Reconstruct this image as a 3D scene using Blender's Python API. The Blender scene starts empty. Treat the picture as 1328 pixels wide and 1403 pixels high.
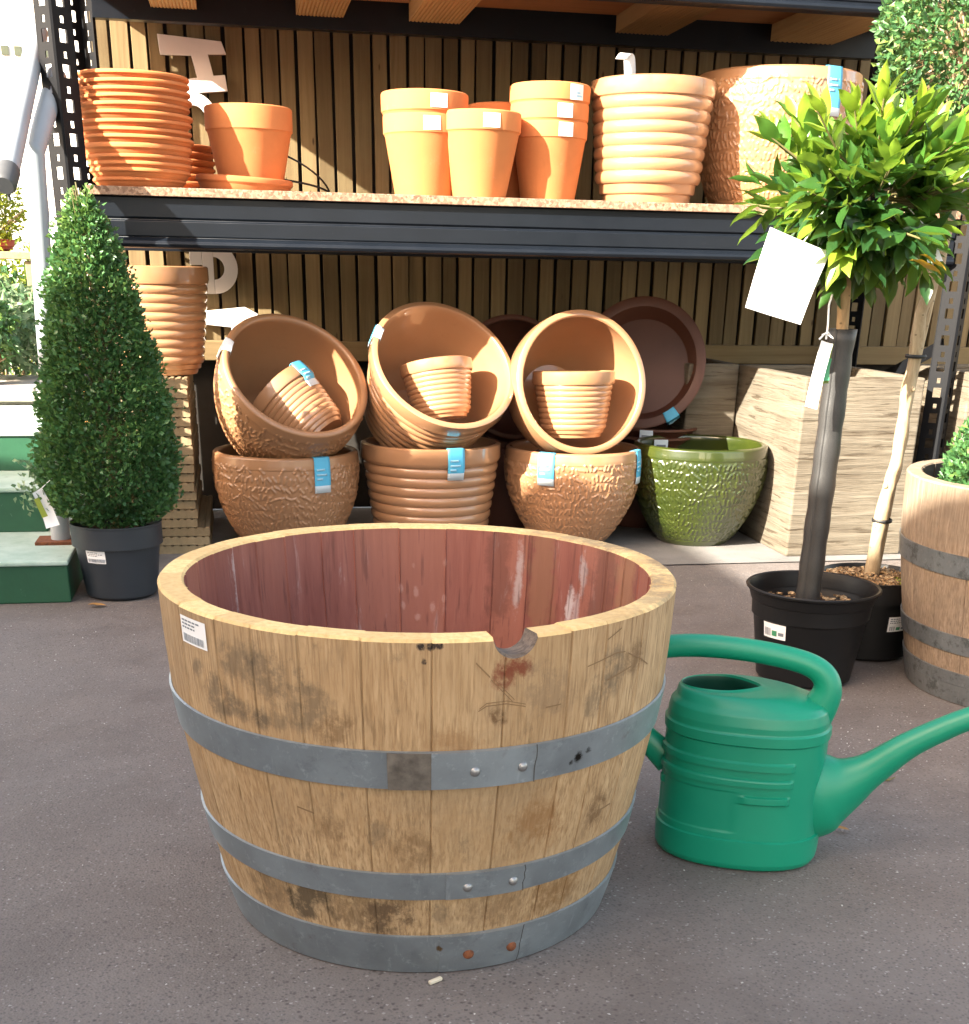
import bpy, math, random
import numpy as np
from mathutils import Vector, Matrix, Quaternion
R = math.radians
PI = math.pi
rnd = random.Random(7)
sc = bpy.context.scene
COL = sc.collection

# ------------------------------------------------------------------ mesh builder
class MB:
    def __init__(s): s.v = []; s.f = []; s.m = []; s.t = []
    def add(s, vs, fs, mat=0, tone=0.5):
        o = len(s.v); s.v += [tuple(p) for p in vs]
        for f in fs:
            s.f.append(tuple(i + o for i in f)); s.m.append(mat); s.t.append(tone)
    def box(s, c, d, rot=None, mat=0, tone=0.5):
        c = Vector(c); x, y, z = d[0]/2, d[1]/2, d[2]/2
        vs = [Vector((a*x, b*y, e*z)) for a in (-1, 1) for b in (-1, 1) for e in (-1, 1)]
        if rot is not None: vs = [rot @ p for p in vs]
        s.add([p + c for p in vs], [(0,1,3,2),(4,6,7,5),(0,4,5,1),(2,3,7,6),(0,2,6,4),(1,5,7,3)], mat, tone)
    def bar(s, a, b, w, h, mat=0, tone=0.5, up=(0,0,1)):
        a, b = Vector(a), Vector(b); d = b - a; q = d.normalized()
        u = Vector(up); x = q.cross(u)
        if x.length < 1e-4: x = q.cross(Vector((1,0,0)))
        x.normalize(); y = x.cross(q)
        s.box((a+b)/2, (w, d.length, h), Matrix((x, q, y)).transposed(), mat, tone)
    def lathe(s, prof, n=64, mat=0, a0=0, a1=2*PI, c=(0,0,0), tone=0.5, mats=None):
        full = abs(a1 - a0 - 2*PI) < 1e-6; k = n if full else n + 1
        vs = []
        for r, z in prof:
            for i in range(k):
                a = a0 + (a1-a0)*i/n
                vs.append((c[0]+r*math.cos(a), c[1]+r*math.sin(a), c[2]+z))
        for j in range(len(prof)-1):
            fs = []
            for i in range(n):
                i2 = (i+1) % k
                fs.append((j*k+i, j*k+i2, (j+1)*k+i2, (j+1)*k+i))
            o = len(s.v)
            s._pend = None
            for f in fs:
                s.f.append(tuple(q+o for q in f)); s.m.append(mats[j] if mats else mat); s.t.append(tone)
        s.v += vs
    def tube(s, pts, rad, n=12, mat=0, caps=True, tone=0.5, flat=1.0, up=(0,0,1)):
        pts = [Vector(p) for p in pts]; m = len(pts)
        if not hasattr(rad, '__len__'): rad = [rad]*m
        vs = []; prev = None
        for i, p in enumerate(pts):
            d = (pts[min(i+1, m-1)] - pts[max(i-1, 0)]).normalized()
            if prev is None:
                x = d.cross(Vector(up))
                if x.length < 1e-3: x = d.cross(Vector((1,0,0)))
            else: x = prev - d*prev.dot(d)
            x.normalize(); prev = x; y = d.cross(x)
            r = rad[i]; ra, rb = (r if hasattr(r, '__len__') else (r, r*flat))
            for k in range(n):
                a = 2*PI*k/n; vs.append(p + x*ra*math.cos(a) + y*rb*math.sin(a))
        fs = []
        for i in range(m-1):
            for k in range(n):
                k2 = (k+1) % n; fs.append((i*n+k, i*n+k2, (i+1)*n+k2, (i+1)*n+k))
        if caps:
            fs.append(tuple(range(n-1, -1, -1))); fs.append(tuple((m-1)*n+k for k in range(n)))
        s.add(vs, fs, mat, tone)
    def prism(s, poly, a, b, axis='x', mat=0, tone=0.5):
        def P(u, w, t):
            return {'x': (t, u, w), 'y': (u, t, w), 'z': (u, w, t)}[axis]
        n = len(poly)
        vs = [P(u, w, a) for u, w in poly] + [P(u, w, b) for u, w in poly]
        fs = [(i, (i+1) % n, n+(i+1) % n, n+i) for i in range(n)] + [tuple(range(n-1, -1, -1)), tuple(range(n, 2*n))]
        s.add(vs, fs, mat, tone)
    def ball(s, c, r, n=10, mat=0, sx=1, sy=1, sz=1):
        pr = [(max(1e-5, math.sin(PI*j/n)), -math.cos(PI*j/n)) for j in range(n+1)]
        o = len(s.v); s.lathe(pr, n*2, mat)
        for i in range(o, len(s.v)):
            p = s.v[i]; s.v[i] = (c[0]+p[0]*r*sx, c[1]+p[1]*r*sy, c[2]+p[2]*r*sz)
    def build(s, name, mats, parent=None, smooth=35, loc=None, bevel=0):
        me = bpy.data.meshes.new(name); me.from_pydata(s.v, [], s.f)
        if not isinstance(mats, (list, tuple)): mats = [mats]
        for q in mats: me.materials.append(q)
        me.polygons.foreach_set('material_index', s.m)
        at = me.attributes.new('tone', 'FLOAT', 'FACE'); at.data.foreach_set('value', s.t)
        import bmesh
        bm = bmesh.new(); bm.from_mesh(me); bmesh.ops.recalc_face_normals(bm, faces=bm.faces); bm.to_mesh(me); bm.free()
        if smooth:
            me.polygons.foreach_set('use_smooth', [True]*len(me.polygons))
            me.set_sharp_from_angle(angle=R(smooth))
        me.update()
        o = bpy.data.objects.new(name, me); COL.objects.link(o)
        if parent: o.parent = parent
        if loc: o.location = loc
        if bevel:
            b = o.modifiers.new('bevel', 'BEVEL'); b.width = bevel; b.segments = 2; b.limit_method = 'ANGLE'; b.angle_limit = R(40)
        return o

def fastmesh(name, V, F, mats, parent=None, tone=None, smooth=True, mi=None):
    """numpy verts and equal-length faces"""
    me = bpy.data.meshes.new(name)
    V = np.asarray(V, np.float32); F = np.asarray(F, np.int32); k = F.shape[1]
    me.vertices.add(len(V)); me.vertices.foreach_set('co', V.ravel())
    me.loops.add(F.size); me.loops.foreach_set('vertex_index', F.ravel())
    me.polygons.add(len(F)); me.polygons.foreach_set('loop_start', np.arange(len(F), dtype=np.int32)*k)
    if not isinstance(mats, (list, tuple)): mats = [mats]
    for q in mats: me.materials.append(q)
    if mi is not None: me.polygons.foreach_set('material_index', np.asarray(mi, np.int32))
    at = me.attributes.new('tone', 'FLOAT', 'FACE')
    at.data.foreach_set('value', np.asarray(tone if tone is not None else np.full(len(F), .5), np.float32))
    me.update(calc_edges=True); me.validate()
    if smooth: me.polygons.foreach_set('use_smooth', np.ones(len(F), bool))
    o = bpy.data.objects.new(name, me); COL.objects.link(o)
    if parent: o.parent = parent
    return o

def thing(name, label, cat, loc=(0,0,0), group=None, quat=None):
    o = bpy.data.objects.new(name, None); COL.objects.link(o); o.location = loc
    o.empty_display_size = .05
    if quat is not None:
        o.rotation_mode = 'QUATERNION'; o.rotation_quaternion = quat
    o['label'] = label; o['category'] = cat
    if group: o['group'] = group
    return o
def tag(o, label, cat, group=None):
    o['label'] = label; o['category'] = cat
    if group: o['group'] = group
    return o
def struct(o): o['kind'] = 'structure'; return o
def dup(root, loc, label, rz=None, quat=None, skip=()):
    r = root.copy(); COL.objects.link(r); r.location = loc; r['label'] = label
    if rz is not None: r.rotation_euler = (0, 0, rz)
    if quat is not None: r.rotation_mode = 'QUATERNION'; r.rotation_quaternion = quat
    for ch in list(root.children):
        if ch.name.split('.')[0] in skip: continue
        c = ch.copy(); COL.objects.link(c); c.parent = r
        for g in list(ch.children):
            d = g.copy(); COL.objects.link(d); d.parent = c
    return r

# ------------------------------------------------------------------ materials
class NT:
    def __init__(s, name):
        s.m = bpy.data.materials.new(name); s.m.use_nodes = True
        s.t = s.m.node_tree; s.b = s.t.nodes['Principled BSDF']; s.out = s.t.nodes['Material Output']
        s._o = None
    def n(s, typ, **kw):
        q = s.t.nodes.new(typ)
        for k, v in kw.items(): setattr(q, k, v)
        return q
    def put(s, sock, v):
        if isinstance(v, bpy.types.NodeSocket): s.t.links.new(v, sock)
        elif v is not None:
            if hasattr(sock.default_value, '__len__') and not hasattr(v, '__len__'): v = (v, v, v, 1)[:len(sock.default_value)]
            if hasattr(v, '__len__') and len(v) == 3 and len(sock.default_value) == 4: v = (*v, 1)
            sock.default_value = v
    @property
    def obj(s):
        if s._o is None: s._o = s.n('ShaderNodeTexCoord').outputs['Object']
        return s._o
    def map(s, scale=(1,1,1), loc=(0,0,0), rot=(0,0,0), vec=None):
        q = s.n('ShaderNodeMapping'); s.put(q.inputs[0], vec or s.obj)
        q.inputs['Scale'].default_value = scale; q.inputs['Location'].default_value = loc; q.inputs['Rotation'].default_value = rot
        return q.outputs[0]
    def noise(s, scale=5, detail=4, rough=.55, vec=None, dist=0):
        q = s.n('ShaderNodeTexNoise'); s.put(q.inputs['Vector'], vec or s.obj)
        q.inputs['Scale'].default_value = scale; q.inputs['Detail'].default_value = detail
        q.inputs['Roughness'].default_value = rough; q.inputs['Distortion'].default_value = dist
        return q.outputs[0]
    def vor(s, scale=20, vec=None, feature='F1', out=0, rand=1):
        q = s.n('ShaderNodeTexVoronoi', feature=feature); s.put(q.inputs['Vector'], vec or s.obj)
        q.inputs['Scale'].default_value = scale; q.inputs['Randomness'].default_value = rand
        return q.outputs[out]
    def ramp(s, fac, stops, interp='LINEAR'):
        q = s.n('ShaderNodeValToRGB'); s.put(q.inputs[0], fac); cr = q.color_ramp; cr.interpolation = interp
        while len(cr.elements) > 1: cr.elements.remove(cr.elements[0])
        for i, (p, c) in enumerate(stops):
            if not hasattr(c, '__len__'): c = (c, c, c)
            e = cr.elements[0] if i == 0 else cr.elements.new(p)
            e.position = p; e.color = (*c[:3], 1)
        return q.outputs[0]
    def mix(s, fac, a, b, mode='MIX'):
        q = s.n('ShaderNodeMix', data_type='RGBA', blend_type=mode)
        s.put(q.inputs[0], fac); s.put(q.inputs[6], a); s.put(q.inputs[7], b)
        return q.outputs[2]
    def math(s, op, a, b=None, clamp=False):
        q = s.n('ShaderNodeMath', operation=op, use_clamp=clamp); s.put(q.inputs[0], a)
        if b is not None: s.put(q.inputs[1], b)
        return q.outputs[0]
    def attr(s, name='tone'):
        q = s.n('ShaderNodeAttribute', attribute_name=name); return q.outputs['Fac']
    def rand(s):
        return s.n('ShaderNodeObjectInfo').outputs['Random']
    def dist(s, p):
        q = s.n('ShaderNodeVectorMath', operation='DISTANCE'); s.put(q.inputs[0], s.obj); q.inputs[1].default_value = p
        return q.outputs['Value']
    def sep(s, vec=None):
        q = s.n('ShaderNodeSeparateXYZ'); s.put(q.inputs[0], vec or s.obj); return q.outputs
    def bump(s, h, strength=.3, dist=.01, normal=None):
        q = s.n('ShaderNodeBump'); s.put(q.inputs['Height'], h); q.inputs['Strength'].default_value = strength
        q.inputs['Distance'].default_value = dist
        if normal: s.put(q.inputs['Normal'], normal)
        return q.outputs[0]
    def fin(s, col=None, rough=None, metal=None, normal=None, coat=None, coatr=.08, spec=None):
        b = s.b
        if col is not None: s.put(b.inputs['Base Color'], col)
        if rough is not None: s.put(b.inputs['Roughness'], rough)
        if metal is not None: s.put(b.inputs['Metallic'], metal)
        if normal is not None: s.put(b.inputs['Normal'], normal)
        if spec is not None: s.put(b.inputs['Specular IOR Level'], spec)
        if coat is not None:
            b.inputs['Coat Weight'].default_value = coat; b.inputs['Coat Roughness'].default_value = coatr
        return s.m

def simple(name, col, rough=.6, metal=0, var=.12, scale=12, bump=0, bscale=80, coat=None, spec=None, coatr=.08):
    m = NT(name); f = m.noise(scale, 5, .6)
    lo = tuple(c*(1-var) for c in col); hi = tuple(min(1, c*(1+var)) for c in col)
    c = m.ramp(f, [(.3, lo), (.7, hi)])
    nm = m.bump(m.noise(bscale, 4, .6), bump, .004) if bump else None
    rr = m.ramp(m.noise(scale*2.3, 4), [(.3, max(0, rough-.06)), (.7, min(1, rough+.06))])
    return m.fin(c, rr, metal, nm, coat, coatr, spec)

def mat_tarmac():
    m = NT('tarmac')
    big = m.noise(.9, 5, .6); mid = m.noise(7, 6, .65); fine = m.noise(160, 3, .7)
    v = m.vor(170); spots = m.vor(26, out=0)
    c = m.ramp(mid, [(.25, (.125, .101, .088)), (.75, (.188, .159, .142))])
    c = m.mix(m.ramp(big, [(.35, 0), (.7, .55)]), c, (.150, .140, .138))
    c = m.mix(m.ramp(v, [(.12, 1), (.42, 0)]), c, m.mix(.55, c, (.05, .044, .042)))
    c = m.mix(m.ramp(fine, [(.55, 0), (.75, .4)]), c, (.22, .20, .19))
    vc = m.vor(330, out=1)
    sepc = m.n('ShaderNodeSeparateColor'); m.put(sepc.inputs[0], vc)
    c = m.mix(m.ramp(sepc.outputs[0], [(.975, 0), (.99, .6)]), c, (.36, .34, .32))
    c = m.mix(m.ramp(spots, [(.03, .7), (.09, 0)]), c, (.03, .025, .025))
    dirt = m.noise(2.6, 8, .7, dist=.8)
    c = m.mix(m.ramp(dirt, [(.50, 0), (.64, .4)]), c, (.095, .076, .067))
    pat = m.noise(.55, 3, .5, m.map((1, 1, 1), (4, 2, 0)))
    pits = m.vor(75, m.map((1, 1, 1), (2, 7, 0)))
    c = m.mix(m.math('MULTIPLY', m.ramp(pits, [(.10, .8), (.26, 0)]), m.ramp(pat, [(.42, 0), (.6, 1)])), c, (.045, .036, .032))
    c = m.mix(m.ramp(m.noise(38, 8, .8), [(.56, 0), (.68, .5)]), c, (.20, .175, .16))
    h = m.math('ADD', m.math('MULTIPLY', m.vor(260), .8), m.math('MULTIPLY', m.noise(240, 3), .6))
    nm = m.bump(h, .3, .0035)
    return m.fin(c, m.ramp(mid, [(.3, .62), (.7, .85)]), 0, nm, spec=.35)

def mat_concrete(name, col):
    m = NT(name)
    c = m.ramp(m.noise(6, 7, .65), [(.3, tuple(q*.72 for q in col)), (.7, tuple(q*1.15 for q in col))])
    c = m.mix(m.ramp(m.vor(240), [(.1, .6), (.35, 0)]), c, tuple(q*.5 for q in col))
    return m.fin(c, .85, 0, m.bump(m.noise(150, 4, .7), .4, .004))

def oak(name, dark, light, grey, stains=(), weather=.3, rust=None):
    """vertical oak grain; tone attribute differs per stave"""
    m = NT(name)
    g1 = m.noise(1, 6, .7, m.map((90, 90, 5)), .6)
    g2 = m.noise(1, 4, .6, m.map((320, 320, 14)))
    t = m.attr()
    c = m.ramp(g1, [(.25, dark), (.5, tuple((a+b)/2 for a, b in zip(dark, light))), (.72, light)])
    c = m.mix(m.ramp(g2, [(.36, .8), (.54, 0)]), c, tuple(q*.6 for q in dark))
    g3 = m.noise(1, 4, .6, m.map((210, 210, 9), (5, 5, 2)))
    c = m.mix(m.ramp(g3, [(.58, 0), (.70, .5)]), c, tuple(min(1, q*1.2) for q in light))
    c = m.mix(m.math('MULTIPLY', t, .4), c, m.mix(.5, c, light), 'MIX')
    c = m.mix(m.ramp(t, [(0, .28), (.45, 0)]), c, tuple(q*.85 for q in dark))
    z1 = m.noise(3.2, 5, .6, m.map((1, 1, .8), (7, 3, 1)), .4)
    c = m.mix(m.ramp(z1, [(.42, 0), (.68, .55)]), c, tuple(q*.62 for q in (light[0], light[1]*.88, light[2]*.75)))
    z2 = m.noise(1, 6, .7, m.map((45, 45, 9), (2, 9, 4)), .5)
    c = m.mix(m.ramp(z2, [(.56, 0), (.70, .45)]), c, tuple(q*.8 for q in dark))
    w = m.noise(5.5, 8, .72, dist=.5)
    c = m.mix(m.ramp(w, [(.5, 0), (.66, weather)]), c, grey)
    w2 = m.noise(17, 8, .75, m.map((1, 1, .6), (3, 1, 2)))
    c = m.mix(m.ramp(w2, [(.6, 0), (.72, weather*1.2)]), c, tuple(q*.45 for q in grey))
    edge = m.noise(40, 6, .75)
    for p, r, col, amt in stains:
        d = m.math('ADD', m.dist(p), m.math('MULTIPLY', m.math('SUBTRACT', m.noise(26, 6, .75, m.map((1, 1, .7), p)), .5), r*2.4))
        f = m.ramp(m.math('DIVIDE', d, r), [(.45, amt), (.85, 0)])
        f = m.math('MULTIPLY', f, m.ramp(edge, [(.38, .15), (.52, 1)]))
        c = m.mix(f, c, col)
    nm = m.bump(m.math('ADD', m.math('MULTIPLY', g2, .7), g1), .35, .003)
    return m.fin(c, m.ramp(g1, [(.3, .82), (.7, .66)]), 0, nm, spec=.3)

_rs = random.Random(14)
STREAKS = [(143.6, .43, .006, .06, (.46, .36, .35), .8), (51.8, .40, .011, .14, (.42, .33, .31), .85), (33.3, .37, .010, .2, (.50, .43, .42), .9), (29, .43, .012, .25, (.40, .33, .32), .8), (30.5, .35, .011, .2, (.45, .36, .35), .7)]
STREAKS += [(_rs.uniform(73, 88), _rs.uniform(.30, .47), _rs.uniform(.004, .007), .5, (.40, .22, .18), .8) for _ in range(11)]
STREAKS += [(20, .40, .05, .3, (.115, .05, .035), .6), (8, .42, .04, .3, (.30, .16, .09), .7), (58, .42, .03, .2, (.12, .045, .032), .55), (44, .42, .035, .2, (.24, .125, .07), .6)]
def mat_wine():
    m = NT('wine_stained_oak')
    g = m.noise(1, 6, .7, m.map((70, 70, 3)), .4); t = m.attr()
    c = m.ramp(g, [(.25, (.17, .052, .040)), (.6, (.255, .092, .070)), (.8, (.31, .135, .105))])
    c = m.mix(m.ramp(t, [(.45, 0), (1, .65)]), c, (.33, .135, .09))
    c = m.mix(m.ramp(t, [(0, .4), (.35, 0)]), c, (.12, .032, .03))
    w = m.noise(1, 8, .75, m.map((26, 26, 5)), .6)
    c = m.mix(m.ramp(w, [(.6, 0), (.72, .7)]), c, (.42, .30, .28))
    k = m.noise(1, 5, .6, m.map((130, 130, 4), (1, 2, 3)))
    fl = m.vor(1, m.map((42, 42, 26), (0, 0, 0), (.25, .2, .3)), 'DISTANCE_TO_EDGE')
    for (pa, pz, rr_, sz_, col_, amt_) in STREAKS:
        q = m.n('ShaderNodeVectorMath', operation='DISTANCE'); m.put(q.inputs[0], m.map((1, 1, sz_))); q.inputs[1].default_value = (.31*math.cos(R(pa)), .31*math.sin(R(pa)), pz*sz_)
        d_ = m.math('ADD', q.outputs['Value'], m.math('MULTIPLY', m.math('SUBTRACT', m.noise(34, 7, .75), .5), rr_*2.2))
        c = m.mix(m.ramp(m.math('DIVIDE', d_, rr_), [(.45, amt_), (.9, 0)]), c, col_)
    c = m.mix(m.ramp(k, [(.32, .5), (.42, 0)]), c, (.07, .026, .022))
    return m.fin(c, m.ramp(w, [(.4, .38), (.7, .6)]), 0, m.bump(g, .3, .003), spec=.45)

def mat_cutwood():
    m = NT('sawn_oak_rim'); t = m.attr()
    g = m.noise(1, 6, .7, m.map((120, 120, 30)))
    c = m.ramp(g, [(.25, (.55, .35, .14)), (.55, (.76, .54, .245)), (.8, (.80, .60, .32))])
    c = m.mix(m.ramp(t, [(.3, .35), (.6, 0)]), c, (.36, .21, .085))
    x = m.sep()
    # grey-brown mottling, stronger towards the right of the rim
    f = m.math('MULTIPLY', m.ramp(x[0], [(.14, 0), (.30, .75)]), m.ramp(m.noise(24, 7, .75), [(.42, 0), (.58, 1)]))
    c = m.mix(f, c, (.20, .15, .095))
    return m.fin(c, .72, 0, m.bump(g, .25, .002), spec=.3)

def mat_steel(name, col, rust=0, spangle=False, marks=()):
    m = NT(name)
    n1 = m.noise(9, 7, .7); n2 = m.noise(70, 5, .7)
    c = m.ramp(n1, [(.3, tuple(q*.8 for q in col)), (.7, tuple(q*1.15 for q in col))])
    c = m.mix(m.ramp(n2, [(.58, 0), (.75, .5)]), c, tuple(min(1, q*1.8) for q in col))
    st = m.noise(1, 5, .7, m.map((70, 70, 6)))
    c = m.mix(m.ramp(st, [(.6, 0), (.72, .45)]), c, tuple(min(1, q*1.5) for q in col))
    c = m.mix(m.ramp(m.noise(21, 8, .8), [(.56, 0), (.68, .5)]), c, tuple(q*.6 for q in col))
    if spangle:
        c = m.mix(m.ramp(m.vor(110), [(.05, .75), (.5, 0)]), c, (.30, .31, .32))
        c = m.mix(m.ramp(m.noise(30, 7, .75), [(.52, 0), (.62, .8)]), c, (.12, .13, .13))
    if rust: c = m.mix(m.ramp(m.noise(13, 8, .75), [(.62, 0), (.72, rust)]), c, (.13, .065, .03))
    for p, r, colr, amt in marks:
        d = m.math('ADD', m.dist(p), m.math('MULTIPLY', m.math('SUBTRACT', m.noise(60, 7, .75), .5), r*1.6))
        c = m.mix(m.ramp(m.math('DIVIDE', d, r), [(.5, amt), (.8, 0)]), c, colr)
    return m.fin(c, m.ramp(n1, [(.3, .38), (.7, .58)]), .8, m.bump(n2, .12, .002))

def mat_terracotta(name='terracotta', col=(.53, .190, .066)):
    m = NT(name); n1 = m.noise(5, 6, .65); r = m.rand()
    c = m.ramp(n1, [(.3, tuple(q*.86 for q in col)), (.7, tuple(min(1, q*1.12) for q in col))])
    c = m.mix(m.ramp(r, [(0, 0), (1, .35)]), c, (.55, .215, .07))
    c = m.mix(m.ramp(m.noise(16, 8, .75), [(.6, 0), (.75, .35)]), c, (.55, .33, .22))
    return m.fin(c, .86, 0, m.bump(m.noise(120, 4, .6), .12, .002), spec=.3)

def mat_glaze(name, col, alt, rough=.3, coat=.7, cr=.09):
    m = NT(name); n1 = m.noise(4, 5, .6); r = m.rand()
    c = m.ramp(n1, [(.3, col), (.72, alt)])
    c = m.mix(m.ramp(m.noise(38, 6, .7), [(.58, 0), (.75, .3)]), c, tuple(q*.72 for q in col))
    c = m.mix(m.ramp(r, [(0, 0), (1, .22)]), c, tuple(q*.78 for q in col))
    return m.fin(c, rough, 0, m.bump(m.noise(14, 3), .03, .002), coat, cr)

def mat_leaf(name, a, b, young, trans=.3, rough=.42):
    m = NT(name); t = m.attr()
    c = m.ramp(t, [(0, a), (.6, b), (1, young)])
    c = m.mix(m.ramp(m.noise(40, 3), [(.35, .25), (.65, 0)]), c, tuple(q*.7 for q in a))
    m.fin(c, rough, 0, None, spec=.45)
    tr = m.n('ShaderNodeBsdfTranslucent'); m.put(tr.inputs[0], m.mix(.5, c, young))
    mx = m.n('ShaderNodeMixShader'); mx.inputs[0].default_value = trans
    m.t.links.new(m.b.outputs[0], mx.inputs[1]); m.t.links.new(tr.outputs[0], mx.inputs[2])
    m.t.links.new(mx.outputs[0], m.out.inputs[0])
    return m.m

def mat_slat(name, lo, hi, axis=2, green=.3):
    m = NT(name); t = m.attr()
    s = [60, 60, 60]; s[axis] = 2.2
    g = m.noise(1, 6, .7, m.map(tuple(s)), .5)
    c = m.ramp(g, [(.25, lo), (.75, hi)])
    c = m.mix(m.ramp(t, [(0, .65), (.6, 0)]), c, tuple(q*.5 for q in lo))
    c = m.mix(m.ramp(t, [(.5, 0), (1, .5)]), c, tuple(min(1, q*1.2) for q in hi))
    c = m.mix(m.ramp(m.noise(3, 7, .7), [(.5, 0), (.7, green)]), c, (.16, .14, .07))
    k = m.vor(5, m.map((3, 3, 1)))
    c = m.mix(m.ramp(k, [(.035, .85), (.075, 0)]), c, (.06, .035, .018))
    return m.fin(c, .8, 0, m.bump(g, .3, .003), spec=.25)

def mat_board():
    m = NT('chipboard'); v = m.vor(140, out=1)
    sp = m.n('ShaderNodeSeparateColor'); m.put(sp.inputs[0], v)
    c = m.ramp(sp.outputs[0], [(0, (.13, .07, .04)), (.5, (.25, .15, .095)), (1, (.36, .24, .16))])
    c = m.mix(m.ramp(m.noise(9, 6, .7), [(.45, 0), (.65, .5)]), c, (.22, .13, .09))
    return m.fin(c, .9, 0, m.bump(m.noise(180, 4, .7), .6, .003))

def mat_planter():
    m = NT('wood_effect_cast_stone')
    g = m.noise(1, 7, .66, m.map((2.4, 2.4, 34)), .7)
    g2 = m.noise(1, 5, .6, m.map((5, 5, 80), (3, 1, 5)), .6)
    c = m.ramp(g, [(.28, (.07, .053, .036)), (.45, (.125, .104, .076)), (.62, (.165, .142, .108)), (.8, (.195, .172, .135))])
    c = m.mix(m.ramp(g2, [(.36, .85), (.42, 0)]), c, (.05, .036, .022))
    c = m.mix(m.ramp(m.noise(4, 6, .7), [(.5, 0), (.72, .5)]), c, (.20, .175, .13))
    h = m.math('ADD', m.math('MULTIPLY', g2, .8), g)
    return m.fin(c, .86, 0, m.bump(h, .8, .008), spec=.25)

def mat_green_step():
    m = NT('green_step_paint')
    c = m.ramp(m.noise(5, 6, .7), [(.3, (.010, .062, .028)), (.7, (.016, .09, .042))])
    c = m.mix(m.ramp(m.noise(22, 8, .78), [(.63, 0), (.7, .7)]), c, (.13, .2, .15))
    return m.fin(c, .5, 0, m.bump(m.noise(60, 5), .15, .003))
def mat_tread():
    m = NT('worn_green_tread')
    c = m.ramp(m.noise(7, 7, .7), [(.3, (.26, .38, .31)), (.7, (.48, .58, .52))])
    c = m.mix(m.ramp(m.noise(18, 8, .75), [(.6, 0), (.7, .6)]), c, (.10, .13, .09))
    return m.fin(c, .62, 0, m.bump(m.noise(90, 5), .2, .003))
def mat_bark(name, lo, hi, rings=False):
    m = NT(name); g = m.noise(1, 7, .7, m.map((60, 60, 14)), .7)
    c = m.ramp(g, [(.3, lo), (.7, hi)])
    c = m.mix(m.ramp(m.vor(38, m.map((1, 1, 1.6))), [(.07, .7), (.16, 0)]), c, tuple(q*.4 for q in lo))
    return m.fin(c, .8, 0, m.bump(g, .4, .004), spec=.25)
def mat_soil(name, a, b, c3, scale=90):
    m = NT(name); v = m.vor(scale, out=1); sp = m.n('ShaderNodeSeparateColor'); m.put(sp.inputs[0], v)
    c = m.ramp(sp.outputs[0], [(0, a), (.55, b), (1, c3)])
    return m.fin(c, .95, 0, m.bump(m.vor(scale), .9, .01))
def mat_sleeve():
    m = NT('black_mesh_sleeve')
    x = m.map((1, 1, 1)); w = m.vor(620)
    c = m.ramp(w, [(.2, (.008, .008, .009)), (.5, (.032, .031, .030))])
    c = m.mix(m.ramp(m.noise(9, 5), [(.4, 0), (.7, .5)]), c, (.05, .048, .045))
    return m.fin(c, .45, 0, m.bump(w, .2, .0015), spec=.5)
def mat_plastic(name, col, rough, scuff=(.2, .2, .2), amt=.25, bump=.06, spec=None):
    m = NT(name)
    c = m.ramp(m.noise(6, 5), [(.3, tuple(q*.9 for q in col)), (.7, tuple(min(1, q*1.08) for q in col))])
    c = m.mix(m.ramp(m.noise(33, 9, .8), [(.62, 0), (.78, amt)]), c, scuff)
    rr = m.ramp(m.noise(12, 6, .7), [(.3, rough-.05), (.7, rough+.1)])
    return m.fin(c, rr, 0, m.bump(m.noise(260, 3), bump, .001), spec=spec)
def mat_rust():
    m = NT('rusty_rivet'); c = m.ramp(m.noise(90, 6, .7), [(.3, (.07, .03, .018)), (.7, (.26, .085, .03))])
    return m.fin(c, .85, .2, m.bump(m.noise(200, 4), .4, .002))

def mat_joist():
    return mat_slat('joist_timber', (.40, .24, .10), (.58, .38, .17), 1, .1)

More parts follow.
